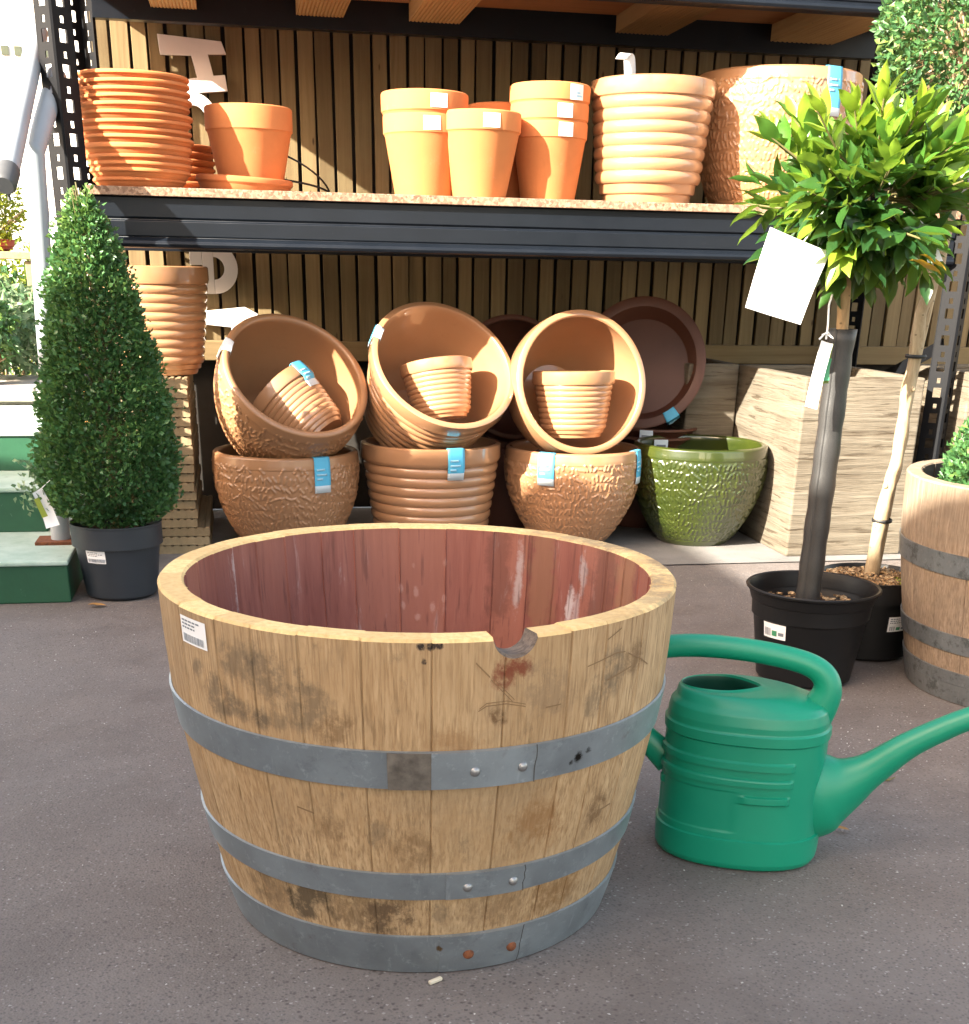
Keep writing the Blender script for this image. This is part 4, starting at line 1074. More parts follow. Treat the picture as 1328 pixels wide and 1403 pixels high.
def grain_pot(prof, th, name, mat, parent, seed=2, n=560, dens=1.0, amp=.0036, zmin=.02, zmax=None, glen=.030):
    """pot whose outside carries pressed rice-grain relief (real geometry)"""
    rg = np.random.default_rng(seed)
    zs0 = np.array([p[1] for p in prof]); rs0 = np.array([p[0] for p in prof])
    s = np.concatenate([[0], np.cumsum(np.hypot(np.diff(zs0), np.diff(rs0)))])
    ns = int(s[-1]/.0021); ss_ = np.linspace(0, s[-1], ns); z = np.interp(ss_, s, zs0); r = np.interp(ss_, s, rs0)
    H = zs0[-1]; zmax = zmax or H-.03
    hgt = np.zeros((ns, n)); Rm = float(rs0.max())
    S = ss_[:, None]; A = np.arange(n)[None]*2*PI/n
    cells = []
    sp, ap = .0290, .0148
    for jr in range(int(s[-1]/sp)):
        rl_ = float(np.interp((jr+.5)*sp, ss_, r)); nc = max(8, int(2*PI*rl_/ap))
        for ic in range(nc): cells.append(((jr+.5)*sp, (ic+.5*(jr % 2))*2*PI/nc, 2*PI/nc)); cells.append((jr*sp+.25*sp, (ic+.5+.25*(jr % 2))*2*PI/nc, 2*PI/nc)) if False else None
    fz = rg.uniform(0, 6.28, 4)
    for (s0, a0, da) in cells:
        sc_ = s0+rg.uniform(-.22, .22)*sp; a = a0+rg.uniform(-.18, .18)*da; zc = np.interp(sc_, ss_, z)
        if zc < zmin or zc > zmax: continue
        L = rg.uniform(.75, 1.1)*.0090; W = rg.uniform(.0037, .0048)
        up_ = zc/H
        flow = .9*math.sin(a*9+fz[0]+3*math.sin(zc*22+fz[1]))
        ph = (flow*.5+rg.normal(0, .2)) if up_ < .55 else flow*.7+rg.normal(0, .45)
        i0, i1 = np.searchsorted(ss_, [sc_-L-W, sc_+L+W]); rl = np.interp(sc_, ss_, r)
        ja = (L+W)/max(rl, .02)*n/(2*PI); jc = a*n/(2*PI); jj = np.arange(int(jc-ja), int(jc+ja)+2)
        du = (jj[None]*2*PI/n-a)*rl; dv = ss_[i0:i1][:, None]-sc_
        u = dv*math.cos(ph)+du*math.sin(ph); v = -dv*math.sin(ph)+du*math.cos(ph)
        v = v+.18*np.sin(u/L*2.2)*W*2
        d = np.hypot(np.maximum(np.abs(u)-L, 0), v)/W
        q = np.clip(1-d*d, 0, 1)**.8*amp*rg.uniform(.75, 1.1)
        jm = jj % n; hgt[i0:i1, jm] = np.maximum(hgt[i0:i1, jm], q)
    RR = r[:, None]+hgt-amp*.5*((z > zmin) & (z < zmax))[:, None]
    V = np.stack([RR*np.cos(A), RR*np.sin(A), np.broadcast_to(z[:, None], RR.shape)], -1).reshape(-1, 3)
    extra = []
    rt = rs0[-1]
    for rad, zz in [(rt-.004, H+.004), (rt-th*.5, H+.006), (rt-th+.003, H+.004), (rt-th, H-.003)] + [(np.interp(q, z, r)-th, q) for q in np.linspace(H-.02, .03, 14)] + [(rs0[0]-th, .022), (.001, .02)]:
        a = np.arange(n)*2*PI/n; extra.append(np.stack([rad*np.cos(a), rad*np.sin(a), np.full(n, zz)], -1))
    V = np.concatenate([V]+extra); rows = ns+len(extra)
    i = np.arange(rows-1)[:, None]; j = np.arange(n)[None]; j2 = (j+1) % n
    Fq = np.stack([i*n+j, i*n+j2, (i+1)*n+j2, (i+1)*n+j], -1).reshape(-1, 4)
    return fastmesh(name, V, Fq, mat, parent)

def bowl_prof(r0, r1, h, belly=.0):
    P = []
    for k in range(15):
        t = k/14; P.append((r0+(r1-r0)*math.sin(t*PI/2)**.85+belly*math.sin(PI*t), h*t))
    return [(r0*.97, 0)] + [(r, z+.003) for r, z in P[:-1]] + [(r1, h)]

BEH = 'pots under the lower shelf'
# upright pots on the ground
PA = bowl_prof(.135, .230, .31, .012)
t = thing('textured_pot', 'tan rice-grain textured pot on the ground under the left tilted bowl', 'plant pot', (.13, 4.12, .004), 'tan textured pots')
grain_pot(PA, .022, 'pot_body', M['tanm'], t, 3)
solid(rim_tag(prof_r(PA), R(-64), .31, .055, .10).build('price_tag', TAGM, t, 60))
PB = rib_prof(.178, .228, .335, 8, .0085, .17, .10)
t = thing('ribbed_pot', 'tan glazed ribbed pot on the ground under the middle tilted bowl', 'plant pot', (.60, 4.12, .004), 'tan ribbed pots')
pot_lathe(PB, .02).build('pot_body', M['tan'], t, 40); solid(rim_tag(prof_r(PB), R(-78), .335, .055, .09).build('price_tag', TAGM, t, 60))
PC = bowl_prof(.115, .226, .315, .014)
t = thing('textured_pot', 'tan rice-grain textured pot on the ground beside the green pot', 'plant pot', (1.08, 4.12, .004), 'tan textured pots')
grain_pot(PC, .022, 'pot_body', M['tan'], t, 7)
solid(rim_tag(prof_r(PC), R(-34), .315, .045, .10).build('price_tag', TAGM, t, 60)); solid(rim_tag(prof_r(PC), R(-126), .315, .056, .095).build('price_tag', TAGM, t, 60))
PD = bowl_prof(.122, .226, .325, .014)
t = thing('textured_pot', 'olive green glazed textured pot in front of the wooden planter', 'plant pot', (1.525, 4.12, .004))
grain_pot(PD, .022, 'pot_body', M['greenglaze'], t, 13)
# tilted bowls
def tilt(C, n, h):
    n = Vector(n).normalized(); q = Vector((0, 0, 1)).rotation_difference(n); return Vector(C)-n*h, q, n
p, q, n_ = tilt((.17, 4.0, .553), (.288, -.673, .681), .31)
PT = bowl_prof(.135, .229, .31, .012)
t = thing('textured_bowl', 'tan textured bowl tilted outwards with a ribbed pot inside, leftmost of three tilted bowls', 'plant pot', p, 'tilted bowls', q)
grain_pot(PT, .022, 'pot_body', M['tanm'], t, 19)
p1, q1 = p, q
p, q, n_ = tilt((.626, 4.0, .586), (.204, -.724, .659), .32)
PT2 = rib_prof(.172, .233, .32, 8, .009, .17, .10)
t = thing('ribbed_bowl', 'tan ribbed bowl tilted outwards with a ribbed pot inside, middle of three tilted bowls', 'plant pot', p, 'tilted bowls', q)
pot_lathe(PT2, .02).build('pot_body', M['tan'], t, 40)
p2, q2 = p, q
p, q, n_ = tilt((1.069, 4.0, .533), (.13, -.961, .245), .30)
PT3 = bowl_prof(.13, .221, .30, .012)
t = thing('smooth_bowl', 'tan bowl lying almost on its side with a ribbed pot inside, beside the dark dish', 'plant pot', p, 'tilted bowls', q)
b = pot_lathe(PT3, .021); b.build('pot_body', M['tan'], t, 40)
p3, q3 = p, q
# price tag of the middle bowl, and sticker on the left bowl
def add_rim_tag(root, prof, H, worlddir, w, out, th=.02, mats=TAGM):
    q = root.rotation_quaternion; d = q.inverted() @ Vector(worlddir); a = math.atan2(d.y, d.x)
    solid(rim_tag(prof_r(prof), a, H, w, out, out, th).build('price_tag', mats, root, 60))
roots = {o.name: o for o in bpy.data.objects if o.parent is None and o.type == 'EMPTY'}
add_rim_tag(roots['ribbed_bowl'], PT2, .32, (-.75, -.2, .62), .05, .025, .02, [M['tagwhite'], M['tagwhite'], M['palep']])
b = MB(); a_ = roots['ribbed_bowl'].rotation_quaternion.inverted() @ Vector((-.75, -.2, .62)); a_ = math.atan2(a_.y, a_.x); curved_label(b, lambda z: .2375-.001, a_-.108, a_+.108, .285, .3225, .002, 0); 
solid(b.build('sticker', M['blue'], roots['ribbed_bowl'], 60))
add_rim_tag(roots['textured_bowl'], PT, .31, (-.85, -.15, .5), .05, .03, .022, [M['white'], M['white'], M['white']])

# small ribbed pots inside the bowls
SP = rib_prof(.104, .134, .200, 8, .0046, .2, .12)
def small_pot(label, loc, axis, spin=0):
    q = Vector((0, 0, 1)).rotation_difference(Vector(axis).normalized())
    t = thing('ribbed_pot', label, 'plant pot', loc, 'small ribbed pots inside the bowls', q); return t
spm = pot_lathe(SP, .014)
t = small_pot('small tan ribbed pot lying in the leftmost tilted bowl, blue-tagged', (.243, 4.075, .350), (-.60, .36, .60)); o1 = spm.build('pot_body', M['tan'], t, 40)
d = t.rotation_quaternion.inverted() @ Vector((.45, -.45, .8)); solid(rim_tag(prof_r(SP), math.atan2(d.y, d.x), .200, .055, .085, .02, .014).build('price_tag', TAGM, t, 60))
t = small_pot('small tan ribbed pot leaning inside the middle tilted bowl', (.630, 4.06, .415), (-.10, .22, .95)); c = o1.copy(); COL.objects.link(c); c.parent = t; c.scale = (.86, .86, .86)
t = small_pot('small tan ribbed pot standing inside the rightmost tilted bowl', (1.065, 4.075, .360), (-.015, .06, 1)); c = o1.copy(); COL.objects.link(c); c.parent = t
# dark bowls behind
p, q, n_ = tilt((1.387, 4.40, .568), (-.34, -.908, .244), .085)
t = thing('brown_dish', 'wide dark brown dish on its edge behind the rightmost tilted bowl', 'plant dish', p, None, q)
b = MB(); b.lathe([(.0001, 0), (.165, 0), (.178, .01), (.205, .06), (.212, .075), (.220, .078), (.222, .085), (.215, .088), (.190, .083), (.168, .03), (.160, .02), (.0001, .018)], 80); b.build('dish_body', M['brown'], t, 40)
d = q.inverted() @ Vector((.5, -.3, -.85)); solid(rim_tag(lambda z: .222, math.atan2(d.y, d.x), .085, .05, .02, .02, .03).build('price_tag', [M['blue'], M['blue'], M['palep']], t, 60))
p, q, n_ = tilt((.945, 4.46, .515), (.02, -.95, .30), .2)
t = thing('brown_pot', 'dark brown bowl on its side between the middle and right tilted bowls', 'plant pot', p, None, q)
pot_lathe(bowl_prof(.13, .212, .2, .01), .018).build('pot_body', M['brown'], t, 40)
for x in (.945, 1.43):
    t = thing('brown_pot', 'dark brown pot standing at the back under %s' % ('the dark bowl on its side' if x < 1 else 'the two brown dishes'), 'plant pot', (x, 4.47, .004))
    pot_lathe(bowl_prof(.13, .168, .285, .008), .016).build('pot_body', M['brown'], t, 40)
for k, (z, r) in enumerate(((.293, .155), (.322, .15))):
    t = thing('brown_saucer', ['lower of the two brown dishes stacked behind the green pot', 'upper of the two brown dishes stacked behind the green pot'][k], 'saucer', (1.46+.01*k, 4.44, z), 'brown dishes behind the green pot')
    b = MB(); b.lathe([(.0001, 0), (r*.82, 0), (r*.95, .022), (r, .024), (r, .031), (r*.96, .032), (r*.9, .024), (.0001, .01)], 56); b.build('saucer_body', M['brown'], t, 40)
    b = MB(); curved_label(b, lambda z: r+.001, R(-106-24*k), R(-88-24*k), -.008, .029, .001, 0); curved_label(b, lambda z: r+.002, R(-103-24*k), R(-91-24*k), .002, .012, .001, 1); b.build('price_label', [M['tagwhite'], M['print']], t, 60)

# ribbed pot at the left on its stack of decking
PL = rib_prof(.130, .166, .31, 9, .0075, .16, .10)
t = thing('ribbed_pot', 'tan ribbed pot standing on the stack of decking boards behind the box cone', 'plant pot', (-.245, 4.27, .537), 'tan ribbed pots')
pot_lathe(PL, .018).build('pot_body', M['tan'], t, 40)
ordn = ['topmost', 'second', 'third', 'fourth', 'fifth', 'sixth', 'seventh', 'eighth', 'ninth', 'tenth', 'eleventh', 'twelfth', 'thirteenth', 'fourteenth', 'fifteenth', 'sixteenth', 'seventeenth', 'eighteenth', 'nineteenth', 'twentieth', 'twenty-first']
def ol(i): return ordn[i]+('' if i == 0 else ' from the top')
nb = 19; proto = None; rn = random.Random(12)
for i in range(nb):
    k = nb-1-i; z = .004+k*.028
    wide = .036 if k < 3 else 0
    b = MB(); W = .20; L = .62
    poly = []
    x0, x1 = -W/2, W/2+wide
    poly = [(x0, .0), (x1-.003, 0), (x1, .003), (x1, .022), (x1-.003, .0255)]
    ng = 9
    for g in range(ng): u = x1-.006-(x1-x0-.012)*(g+.5)/ng; poly += [(u+.006, .0265), (u+.003, .0235), (u-.003, .0235), (u-.006, .0265)]
    poly += [(x0+.003, .0255), (x0, .022)]
    if proto is None or wide:
        b.prism(poly, -L/2, L/2, 'y', 0, rn.random()); o = b.build('decking_board', M['deck'], None, 20)
        if not wide: proto = o
    else: o = proto.copy(); COL.objects.link(o)
    o.location = (-.26+rn.uniform(-.003, .003), 4.06+L/2+rn.uniform(-.006, .006), z)
    tag(o, 'grooved decking board, %s of the stack under the ribbed pot' % ol(i), 'board', 'stacked decking boards')

# ------------------------------------------------------------------ shelf items
ZS = 1.0477
SA = 'terracotta saucers in the tall stack'
def saucer_mesh(r, h=.026):
    b = MB(); b.lathe([(.0001, 0), (r*.86, 0), (r*.90, .003), (r*.955, h*.50), (r*.962, h*.56), (r*.985, h*.60), (r, h*.68), (r*1.003, h*.80), (r*.995, h*.93), (r*.975, h), (r*.955, h), (r*.93, h*.9), (r*.915, h*.55), (r*.84, h*.2), (.0001, h*.18)], 64); return b
zc = ZS; proto = None; rn = random.Random(2)
ns = 14
sizes = [.128, .139, .144, .148, .151] + [.154]*7 + [.152, .150]
hs = [.022, .0165, .0165, .0175, .030] + [.0190]*9
zz = []
for i in range(ns): zz.append(zc); zc += hs[i]
for i in range(ns-1, -1, -1):
    o = None
    if proto is None: t = thing('terracotta_saucer', '', 'saucer', (0, 0, 0), SA); saucer_mesh(.158).build('saucer_body', M['terrad'], t, 40); proto = t
    else: t = dup(proto, (0, 0, 0), '')
    t.location = (-.246+rn.uniform(-.004, .004), 4.035+rn.uniform(-.003, .003), zz[i]); f = sizes[i]/.158; t.scale = (f, f, 1.0 if i != 4 else 1.35)
    t.rotation_euler = (rn.uniform(-.006, .006), rn.uniform(-.006, .006)+(.012 if i > 5 else 0), rn.uniform(0, 6))
    t['label'] = 'terracotta saucer, %s of the tall stack by the left rack post' % ol(ns-1-i)
zc = ZS
for i in range(7):
    t = dup(proto, (-.165+rn.uniform(-.004, .004), 4.46, zc), 'terracotta saucer, %s of the short stack hidden behind the tall one' % ol(6-i)); t['group'] = 'saucers in the short stack behind'; t.scale = (.8, .8, .9); zc += .0205
def tpot_prof(r0, r1, h, rim, rh):
    rb = r0+(r1-r0)*.93
    return [(r0*.97, 0), (r0, .004), (rb-.004, h-rh-.004), (rb-.002, h-rh), (r1-.004, h-rh+.001), (r1-.001, h-rh+.004), (r1, h-.006), (r1-.001, h-.001)]
def flat_label(a, z, w, h, rf, seed, r):
    b = MB(); aw = w/r; curved_label(b, rf, a-aw/2, a+aw/2, z-h/2, z+h/2, .0008, 0)
    rn = random.Random(seed)
    for k in range(2): curved_label(b, rf, a-aw*.05, a+aw*(.25+.15*k), z-h*(.05+.2*k)-h*.06, z-h*(.05+.2*k)+h*.06, .0014, 1, 2, 1)
    return b
def tpot(label, loc, r0, r1, h, rh, labs=(), group=None, mat='terra', seed=1):
    t = thing('terracotta_pot', label, 'plant pot', loc, group); pr = tpot_prof(r0, r1, h, .01, rh)
    pot_lathe(pr, .012, 72, .0035, .012).build('pot_body', M[mat], t, 32)
    rf = lambda z: r1
    for a, w, hh, dz in labs: flat_label(R(a), h-rh/2+dz, w, hh, rf, seed, r1).build('price_label', [M['white'], M['palep']], t, 60)
    return t
# pot on saucer
t = dup(proto, (.045, 4.13, ZS), 'single terracotta saucer under the pot beside the tall saucer stack'); t.scale = (.89, .89, 1.7); t['group'] = 'single saucer'; t.rotation_euler = (R(3), 0, 1)
del t['group']
t = tpot('squat terracotta pot standing on its saucer beside the tall saucer stack', (.067, 4.13, ZS+.012), .090, .126, .211, .063)
G2 = 'terracotta pots on the shelf'
tpot('lower terracotta pot of the two nested at the left', (.574, 4.07, ZS), .088, .1225, .215, .052, [(-88, .05, .035, 0)], G2)
tpot('upper terracotta pot of the two nested at the left', (.574, 4.07, ZS+.056), .09, .1275, .215, .052, [(-79, .05, .035, 0)], G2)
tpot('single terracotta pot standing in front between the two nested groups', (.728, 4.01, ZS), .079, .120, .222, .052, [(-84, .05, .036, 0)], G2)
tpot('lowest terracotta pot of the three nested', (.955, 4.09, ZS), .082, .1135, .212, .046, [(-78, .046, .036, 0)], G2)
tpot('middle terracotta pot of the three nested', (.953, 4.09, ZS+.048), .084, .117, .212, .046, [(-80, .048, .036, 0)], G2)
tpot('topmost terracotta pot of the three nested', (.952, 4.09, ZS+.096), .086, .120, .212, .046, [(-62, .05, .04, 0)], G2)
tpot('terracotta pot half hidden at the back behind the single front pot', (.848, 4.26, ZS), .085, .115, .270, .052, (), G2, 'terrad')
PR = rib_prof(.152, .187, .33, 7, .0080, .14, .17)
t = thing('ribbed_pot', 'tan glazed ribbed pot on the shelf with a curled paper strip sticking up', 'plant pot', (1.272, 4.10, ZS), 'tan ribbed pots')
pot_lathe(PR, .018).build('pot_body', M['tan'], t, 40)
b = MB(); vs = []
for k in range(12):
    tt = k/11; zz_ = 1.34+.10*math.sin(tt*PI*.62); yy = 4.02-.015*tt-.06*max(0, tt-.55); xx = 1.175-.02*tt-.03*max(0, tt-.6)*2
    vs += [(xx-.014, yy, zz_-(.05*max(0, tt-.75))), (xx+.022, yy+.006, zz_-(.05*max(0, tt-.75)))]
b.add(vs, [(2*i, 2*i+1, 2*i+3, 2*i+2) for i in range(11)])
o = solid(b.build('paper_strip', M['white'], None, 60)); tag(o, 'curled white paper strip standing up out of the shelf ribbed pot', 'paper tag')
PG = bowl_prof(.175, .255, .375, .014)
t = thing('textured_pot', 'large tan rice-grain pot at the right end of the shelf behind the bay leaves', 'plant pot', (1.715, 4.21, ZS), 'tan textured pots')
grain_pot(PG, .024, 'pot_body', M['tan'], t, 23); solid(rim_tag(prof_r(PG), R(-73), .375, .055, .125).build('price_tag', TAGM, t, 60))
# wire ring
b = MB(); rn = random.Random(6)
def ring(cx, cy, cz, r, tx, ty, w=.003):
    q = Matrix.Rotation(tx, 3, 'X') @ Matrix.Rotation(ty, 3, 'Y'); P_ = [q @ Vector((r*math.cos(2*PI*k/40), r*math.sin(2*PI*k/40), .004*math.sin(6*k)))+Vector((cx, cy, cz)) for k in range(41)]; b.tube(P_, w, 6)
ring(.17, 4.32, 1.105, .15, R(-22), R(24)); ring(.17, 4.31, 1.075, .14, R(-8), R(8)); ring(.18, 4.30, 1.056, .15, R(-3), R(2), .0016)
for a in range(0, 360, 45): b.tube([(.17+.14*math.cos(R(a)), 4.31+.14*math.sin(R(a)), 1.06), (.17+.148*math.cos(R(a)), 4.32+.13*math.sin(R(a)), 1.10-.05*math.cos(R(a)))], .0012, 5)
tag(b.build('wire_basket', M['wire'], None), 'tangled black wire hanging basket frame lying behind the squat pot', 'wire basket')

# ------------------------------------------------------------------ planters
def planter(label, x0, x1, y0, y1, h, th=.035):
    t = thing('wooden_planter', label, 'planter', ((x0+x1)/2, (y0+y1)/2, .004), 'square wood-effect planters')
    b = MB(); w, d = (x1-x0)/2, (y1-y0)/2
    o = [(-w, -d), (w, -d), (w, d), (-w, d)]; i_ = [(-w+th, -d+th), (w-th, -d+th), (w-th, d-th), (-w+th, d-th)]
    vs = [(*q, 0) for q in o]+[(*q, h) for q in o]+[(*q, h) for q in i_]+[(*q, .05) for q in i_]
    fs = [(0, 1, 5, 4), (1, 2, 6, 5), (2, 3, 7, 6), (3, 0, 4, 7)]+[(4+k, 4+(k+1) % 4, 8+(k+1) % 4, 8+k) for k in range(4)]+[(8+k, 8+(k+1) % 4, 12+(k+1) % 4, 12+k) for k in range(4)]+[(12, 13, 14, 15), (3, 2, 1, 0)]
    b.add(vs, fs); b.build('planter_box', M['planter'], t, 0, bevel=.006); return t
planter('square wood-effect planter behind the bay tree, sunlit', 1.742, 2.150, 3.815, 4.40, .562)
planter('square wood-effect planter in shade at the left behind the sunlit one', 1.548, 1.735, 4.36, 4.74, .565)
planter('square wood-effect planter just right of the right rack post', 2.335, 2.76, 3.86, 4.28, .575)

# ------------------------------------------------------------------ steps and rail
st = thing('concrete_steps', 'green painted concrete steps with worn treads beside the box cone', 'steps', (-.49, 3.465, 0))
def step(x1, y0, y1, z0, z1, nm='step'):
    b = MB(); b.box(((x1-2.0)/2, (y0+y1)/2, (z0+z1)/2-.006), (x1+2.0, y1-y0, z1-z0-.012), None, 0); b.build(nm, M['stepg'], st, 0, bevel=.004)
    b = MB(); b.box(((x1-2.0)/2, (y0+y1)/2-.004, z1-.0055), (x1+2.008, y1-y0+.008, .013), None, 0); b.build('tread', M['tread'], st, 0, bevel=.004)
step(0, 0, 1.2, 0, .115); step(-.10, .41, 1.4, .115, .245); step(-.145, .745, 1.7, .245, .364)
lw = MB(); lw.box((-1.8, 5.65, .19), (2.2, 1.2, .38)); struct(lw.build('landing', M['wallp'], None, 0))
lb = MB(); lb.box((-1.75, 5.03, .405), (2.0, .05, .05)); lb.build('landing_edge', M['wallp'], None, 0, bevel=.006)
tag(bpy.data.objects['landing_edge'], 'white edging board along the landing above the green steps', 'edging')
hr = thing('handrail', 'silver grey tube handrail with a black end cap beside the steps', 'handrail', (-.535, 3.72, .115))
b = MB(); b.tube([(0, 0, 0), (.015, .012, .35), (.045, .03, 1.0)], .0265, 20); b.ball((.045, .03, 1.0), .0268, 10); b.tube([(.045, .03, 1.0), (.062, .10, 1.06), (.095, .27, 1.20)], .0262, 20); b.build('rail_post', M['railp'], hr, 60)
b = MB(); b.tube([(.006, -.18, .94), (.030, .11, 1.145), (.050, .34, 1.31)], .0265, 18); o = b.build('rail_tube', M['railp'], hr, 60)
b = MB(); b.tube([(.000, -.23, .905), (.001, -.222, .911), (.0065, -.178, .942)], [.022, .0285, .0285], 18); b.tube([(.004, -.20, .90), (.004, -.20, .875)], .004, 8); b.build('end_cap', M['rubber'], hr, 40)
b = MB(); b.box((0, 0, .005), (.13, .10, .010)); b.build('base_plate', M['rust'], hr, 0, bevel=.002)
# wire mesh panel
wm = thing('wire_mesh_panel', 'wire mesh fence panel between the handrail and the rack post', 'fence panel', (-.60, 4.74, .40))
b = MB()
for k in range(7): b.tube([(-.06+.022*k, 0, 0), (-.06+.022*k, 0, .9)], .0013, 5)
for k in range(13): b.tube([(-.06, .0026, .075*k), (.072, .0026, .075*k)], .0013, 5)
b.build('wires', M['zinc'], wm)

# ------------------------------------------------------------------ background left
wb = thing('white_building', 'white rendered building with a row of small windows, far beyond the steps', 'building', (-4.0, 15.5, 0))
b = MB(); b.box((0, 2.0, 2.6), (7.2, 4.0, 5.2)); b.build('wall', M['render'], wb, 0)
b = MB(); b.prism([(-.4, 5.2), (4.4, 5.2), (2, 6.6)], -3.9, 3.9, 'x'); b.build('roof', M['roof'], wb, 0)
for k in range(6):
    w = MB(); w.box((1.80+.13*k, -.012, 2.865), (.075, .03, .085)); w.build('window', M['glass'], wb, 0)
def bush(name, label, loc, r, n, mat, pot=None, seed=1, L=(.02, .04), tmean=.5, sq=1.0, sz=1.0):
    t = thing(name, label, 'potted plant' if pot else 'shrub', loc); rg = np.random.default_rng(seed)
    d = rg.normal(size=(n, 3)); d /= np.linalg.norm(d, axis=1, keepdims=True); lum = lumps(rg, d*.5)
    z0 = (pot[1] if pot else 0)+r*sz*.75
    P = d*(r*(1+.15*lum)-np.abs(rg.normal(0, r*.22, n)))[:, None]*np.array([sq, 1, sz])+np.array([0, 0, z0])
    leaves('foliage', P, d+rg.normal(0, .7, (n, 3)), rg.uniform(*L, n), rg.uniform(L[0]*.6, L[1]*.5, n), mat, t, np.clip(tmean+.15*lum+rg.normal(0, .2, n), 0, 1), seed)
    b = MB()
    for i in range(14): b.tube([(0, 0, pot[1]*.8 if pot else 0), tuple(P[i]*.6+np.array([0, 0, z0*.1])), tuple(P[i])], [.012, .007, .003], 5)
    b.build('stems', M['bark'], t)
    if pot: pot_mesh(pot[0]*.8, pot[0], pot[1], .004, .03).build('pot', M['redp'], t, 30)
    return t
tb = thing('display_bench', 'low timber bench carrying plants beyond the steps', 'bench', (-1.45, 6.35, .38))
b = MB(); b.box((0, 0, .50), (1.3, .45, .03)); b.build('bench_top', M['deck'], tb, 0, bevel=.003)
for sx in (-.58, .58):
    for sy in (-.18, .18): b = MB(); b.box((sx, sy, .24), (.05, .05, .48)); b.build('leg', M['deck'], tb, 0, bevel=.003)
bush('golden_shrub', 'yellow-green shrub in a red dish pot on the bench beyond the steps', (-1.07, 6.35, .895), .15, 2600, M['hedge'], (.11, .05), 3, (.015, .03), .6, 1, 1.0)
bush('pale_shrub', 'pale variegated shrub under the bench beyond the steps', (-1.05, 6.05, .46), .21, 1600, M['varieg'], None, 4, (.035, .07), .55, 1.2, .9)
bush('potted_geranium', 'leafy plant in a square red pot on the landing at the left edge', (-1.07, 5.75, .38), .14, 900, M['boxleaf'], (.09, .12), 5, (.03, .05), .4)
bush('golden_hedge', 'sunlit golden hedge beyond the bench at the far left', (-1.9, 8.2, 0), .85, 9000, M['hedge'], None, 7, (.03, .06), .5, 1.6, .75)
bush('dark_shrub', 'dark green shrub in shade behind the landing', (-1.15, 6.75, .05), .5, 5000, M['boxleaf'], None, 8, (.03, .05), .25, 1.4, .9)

# small litter on the tarmac
b = MB(); b.box((0, 0, .003), (.020, .006, .005), None, 0); o = b.build('wood_sliver', M['stub'], None, 0, (.205, 1.365, 0), .0015); o.rotation_euler = (0, 0, .5); tag(o, 'pale wood sliver on the tarmac in front of the big barrel', 'wood chip')
def twig(label, loc, rz, L): 
    b = MB(); b.tube([(-L, 0, .003), (-L*.3, L*.12, .004), (L*.2, -L*.05, .003), (L, L*.18, .005)], [.0012, .002, .002, .001], 6); b.tube([(L*.2, -L*.05, .003), (L*.5, L*.3, .004)], [.0014, .0008], 5)
    o = b.build('fallen_twig', M['twig'], None); o.location = loc; o.rotation_euler = (0, 0, rz); tag(o, label, 'twig')
twig('thin brown twig on the tarmac under the watering can spout', (1.13, 1.93, 0), .1, .022)
def dry_leaf(label, loc, rz, L, W):
    V = LV*np.array([L, W, L*.8])+np.array([0, 0, .008]); o = fastmesh('fallen_leaf', V, LF, M['leafdry'], None, None, True); o.location = loc; o.rotation_euler = (0, 0, rz); tag(o, label, 'leaf')
dry_leaf('small dry yellow leaf on the tarmac right of the watering can', (.935, 1.735, 0), -.4, .026, .012)
dry_leaf('dry brown leaf at the foot of the green steps', (-.44, 3.40, 0), .1, .05, .025)
rg = np.random.default_rng(77); n = 420
Pg = np.stack([rg.uniform(-.7, 1.9, n), rg.uniform(.9, 3.6, n), np.full(n, .001)], 1)
kk = np.concatenate([Pg, np.array([1.1, 2.15, .001])+rg.normal(0, 1, (160, 3))*np.array([.16, .10, 0])])
kk = kk[np.hypot(kk[:, 0]-BC[0], kk[:, 1]-BC[1]) > .285]
V = []; Fc = []
for i, p in enumerate(kk):
    s = rg.uniform(.0008, .0022)*(1.5 if rg.random() < .06 else 1); q = rg.normal(0, .3, (5, 3))*s
    V += [p+q[0]+[s, 0, 0], p+q[1]+[-s*.5, s*.9, 0], p+q[2]+[-s*.5, -s*.9, 0], p+q[3]*.3+[0, 0, s]]; o_ = 4*i; Fc += [(o_, o_+1, o_+3), (o_+1, o_+2, o_+3), (o_+2, o_, o_+3)]
gr = fastmesh('grit', V, Fc, simple('pale_grit', (.42, .40, .37), .8, 0, .4, 300), None, None, False); gr['kind'] = 'stuff'

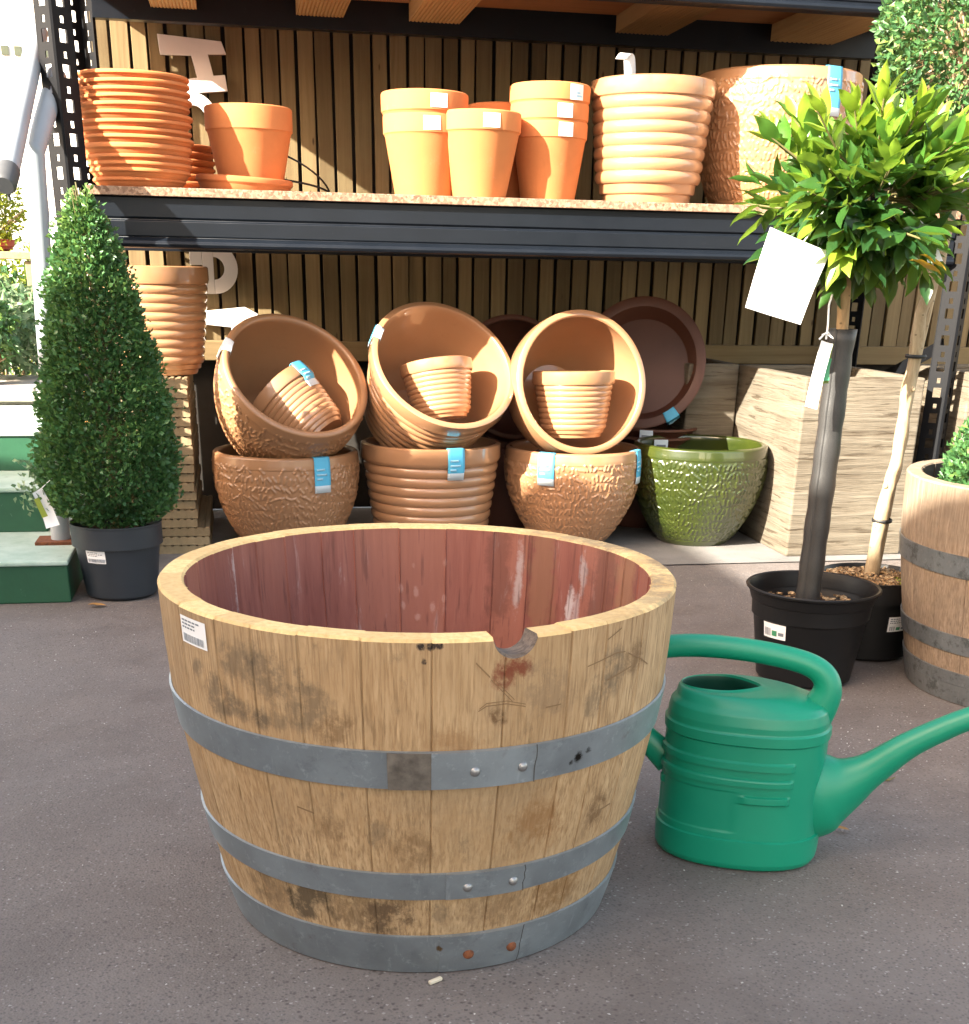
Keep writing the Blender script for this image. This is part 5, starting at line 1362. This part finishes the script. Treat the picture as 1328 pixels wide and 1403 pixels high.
# ------------------------------------------------------------------ added unseen blocks shaped to shade the yard (out of frame, left and behind)
nb_ = thing('added_shade_block', 'unseen building block added outside the frame on the left to shade the yard', 'building', (-3.8, .5, 0))
b = MB(); b.prism([(-.9, 0), (2.1, 0), (2.1, 1.75), (.6, 2.69), (.6, 3.19), (-.9, 3.2)], -3.6, 0, 'x'); b.build('wall', M['render'], nb_, 0)
b = MB(); b.prism([(.58, 3.20), (2.35, 1.80), (2.35, 1.70), (.58, 3.08)], -3.7, 0, 'x'); b.build('roof', M['roof'], nb_, 0)
nw_ = thing('added_shade_wing', 'unseen angled block added behind the camera to shade the big barrel', 'building', (-2.5, -1.02, 0)); nw_.rotation_euler = (0, 0, math.atan2(-.35, .44))  # added block, angle chosen so its shade covers barrel and can
b = MB(); b.box((0, -1.25, 1.6), (4.1, 2.5, 3.2)); b.build('wall', M['render'], nw_, 0)
b = MB(); b.box((0, -1.30, 3.26), (4.2, 2.56, .11)); b.build('roof', M['roof'], nw_, 0)

# ------------------------------------------------------------------ light
sdir = Vector((.86, .50, -.52)).normalized()
L_ = bpy.data.lights.new('sun', 'SUN'); L_.energy = 4.0; L_.angle = R(.5); L_.color = (1, .93, .80)
lo = bpy.data.objects.new('sun', L_); COL.objects.link(lo); lo.rotation_mode = 'QUATERNION'; lo.rotation_quaternion = Vector((0, 0, -1)).rotation_difference(sdir)
w = bpy.data.worlds.new('World'); sc.world = w; w.use_nodes = True; nt = w.node_tree
sky = nt.nodes.new('ShaderNodeTexSky'); sky.sky_type = 'NISHITA'; sky.sun_disc = False
sky.sun_elevation = math.asin(-sdir.z); sky.sun_rotation = math.atan2(-sdir.x, -sdir.y) % (2*PI); sky.air_density = 1.0; sky.dust_density = 2.5; sky.ozone_density = 1.0
mx = nt.nodes.new('ShaderNodeMix'); mx.data_type = 'RGBA'; mx.blend_type = 'MULTIPLY'; mx.inputs[0].default_value = 1; mx.inputs[7].default_value = (1.0, .81, .63, 1)
nt.links.new(sky.outputs[0], mx.inputs[6]); bg = nt.nodes['Background']; nt.links.new(mx.outputs[2], bg.inputs[0]); bg.inputs[1].default_value = .15
vs = sc.view_settings; sc.display_settings.display_device = 'sRGB'; vs.view_transform = 'Standard'; vs.look = 'None'; vs.gamma = 1; vs.exposure = 2.8; vs.use_curve_mapping = False
sc.cycles.max_bounces = 8; sc.cycles.use_denoising = True
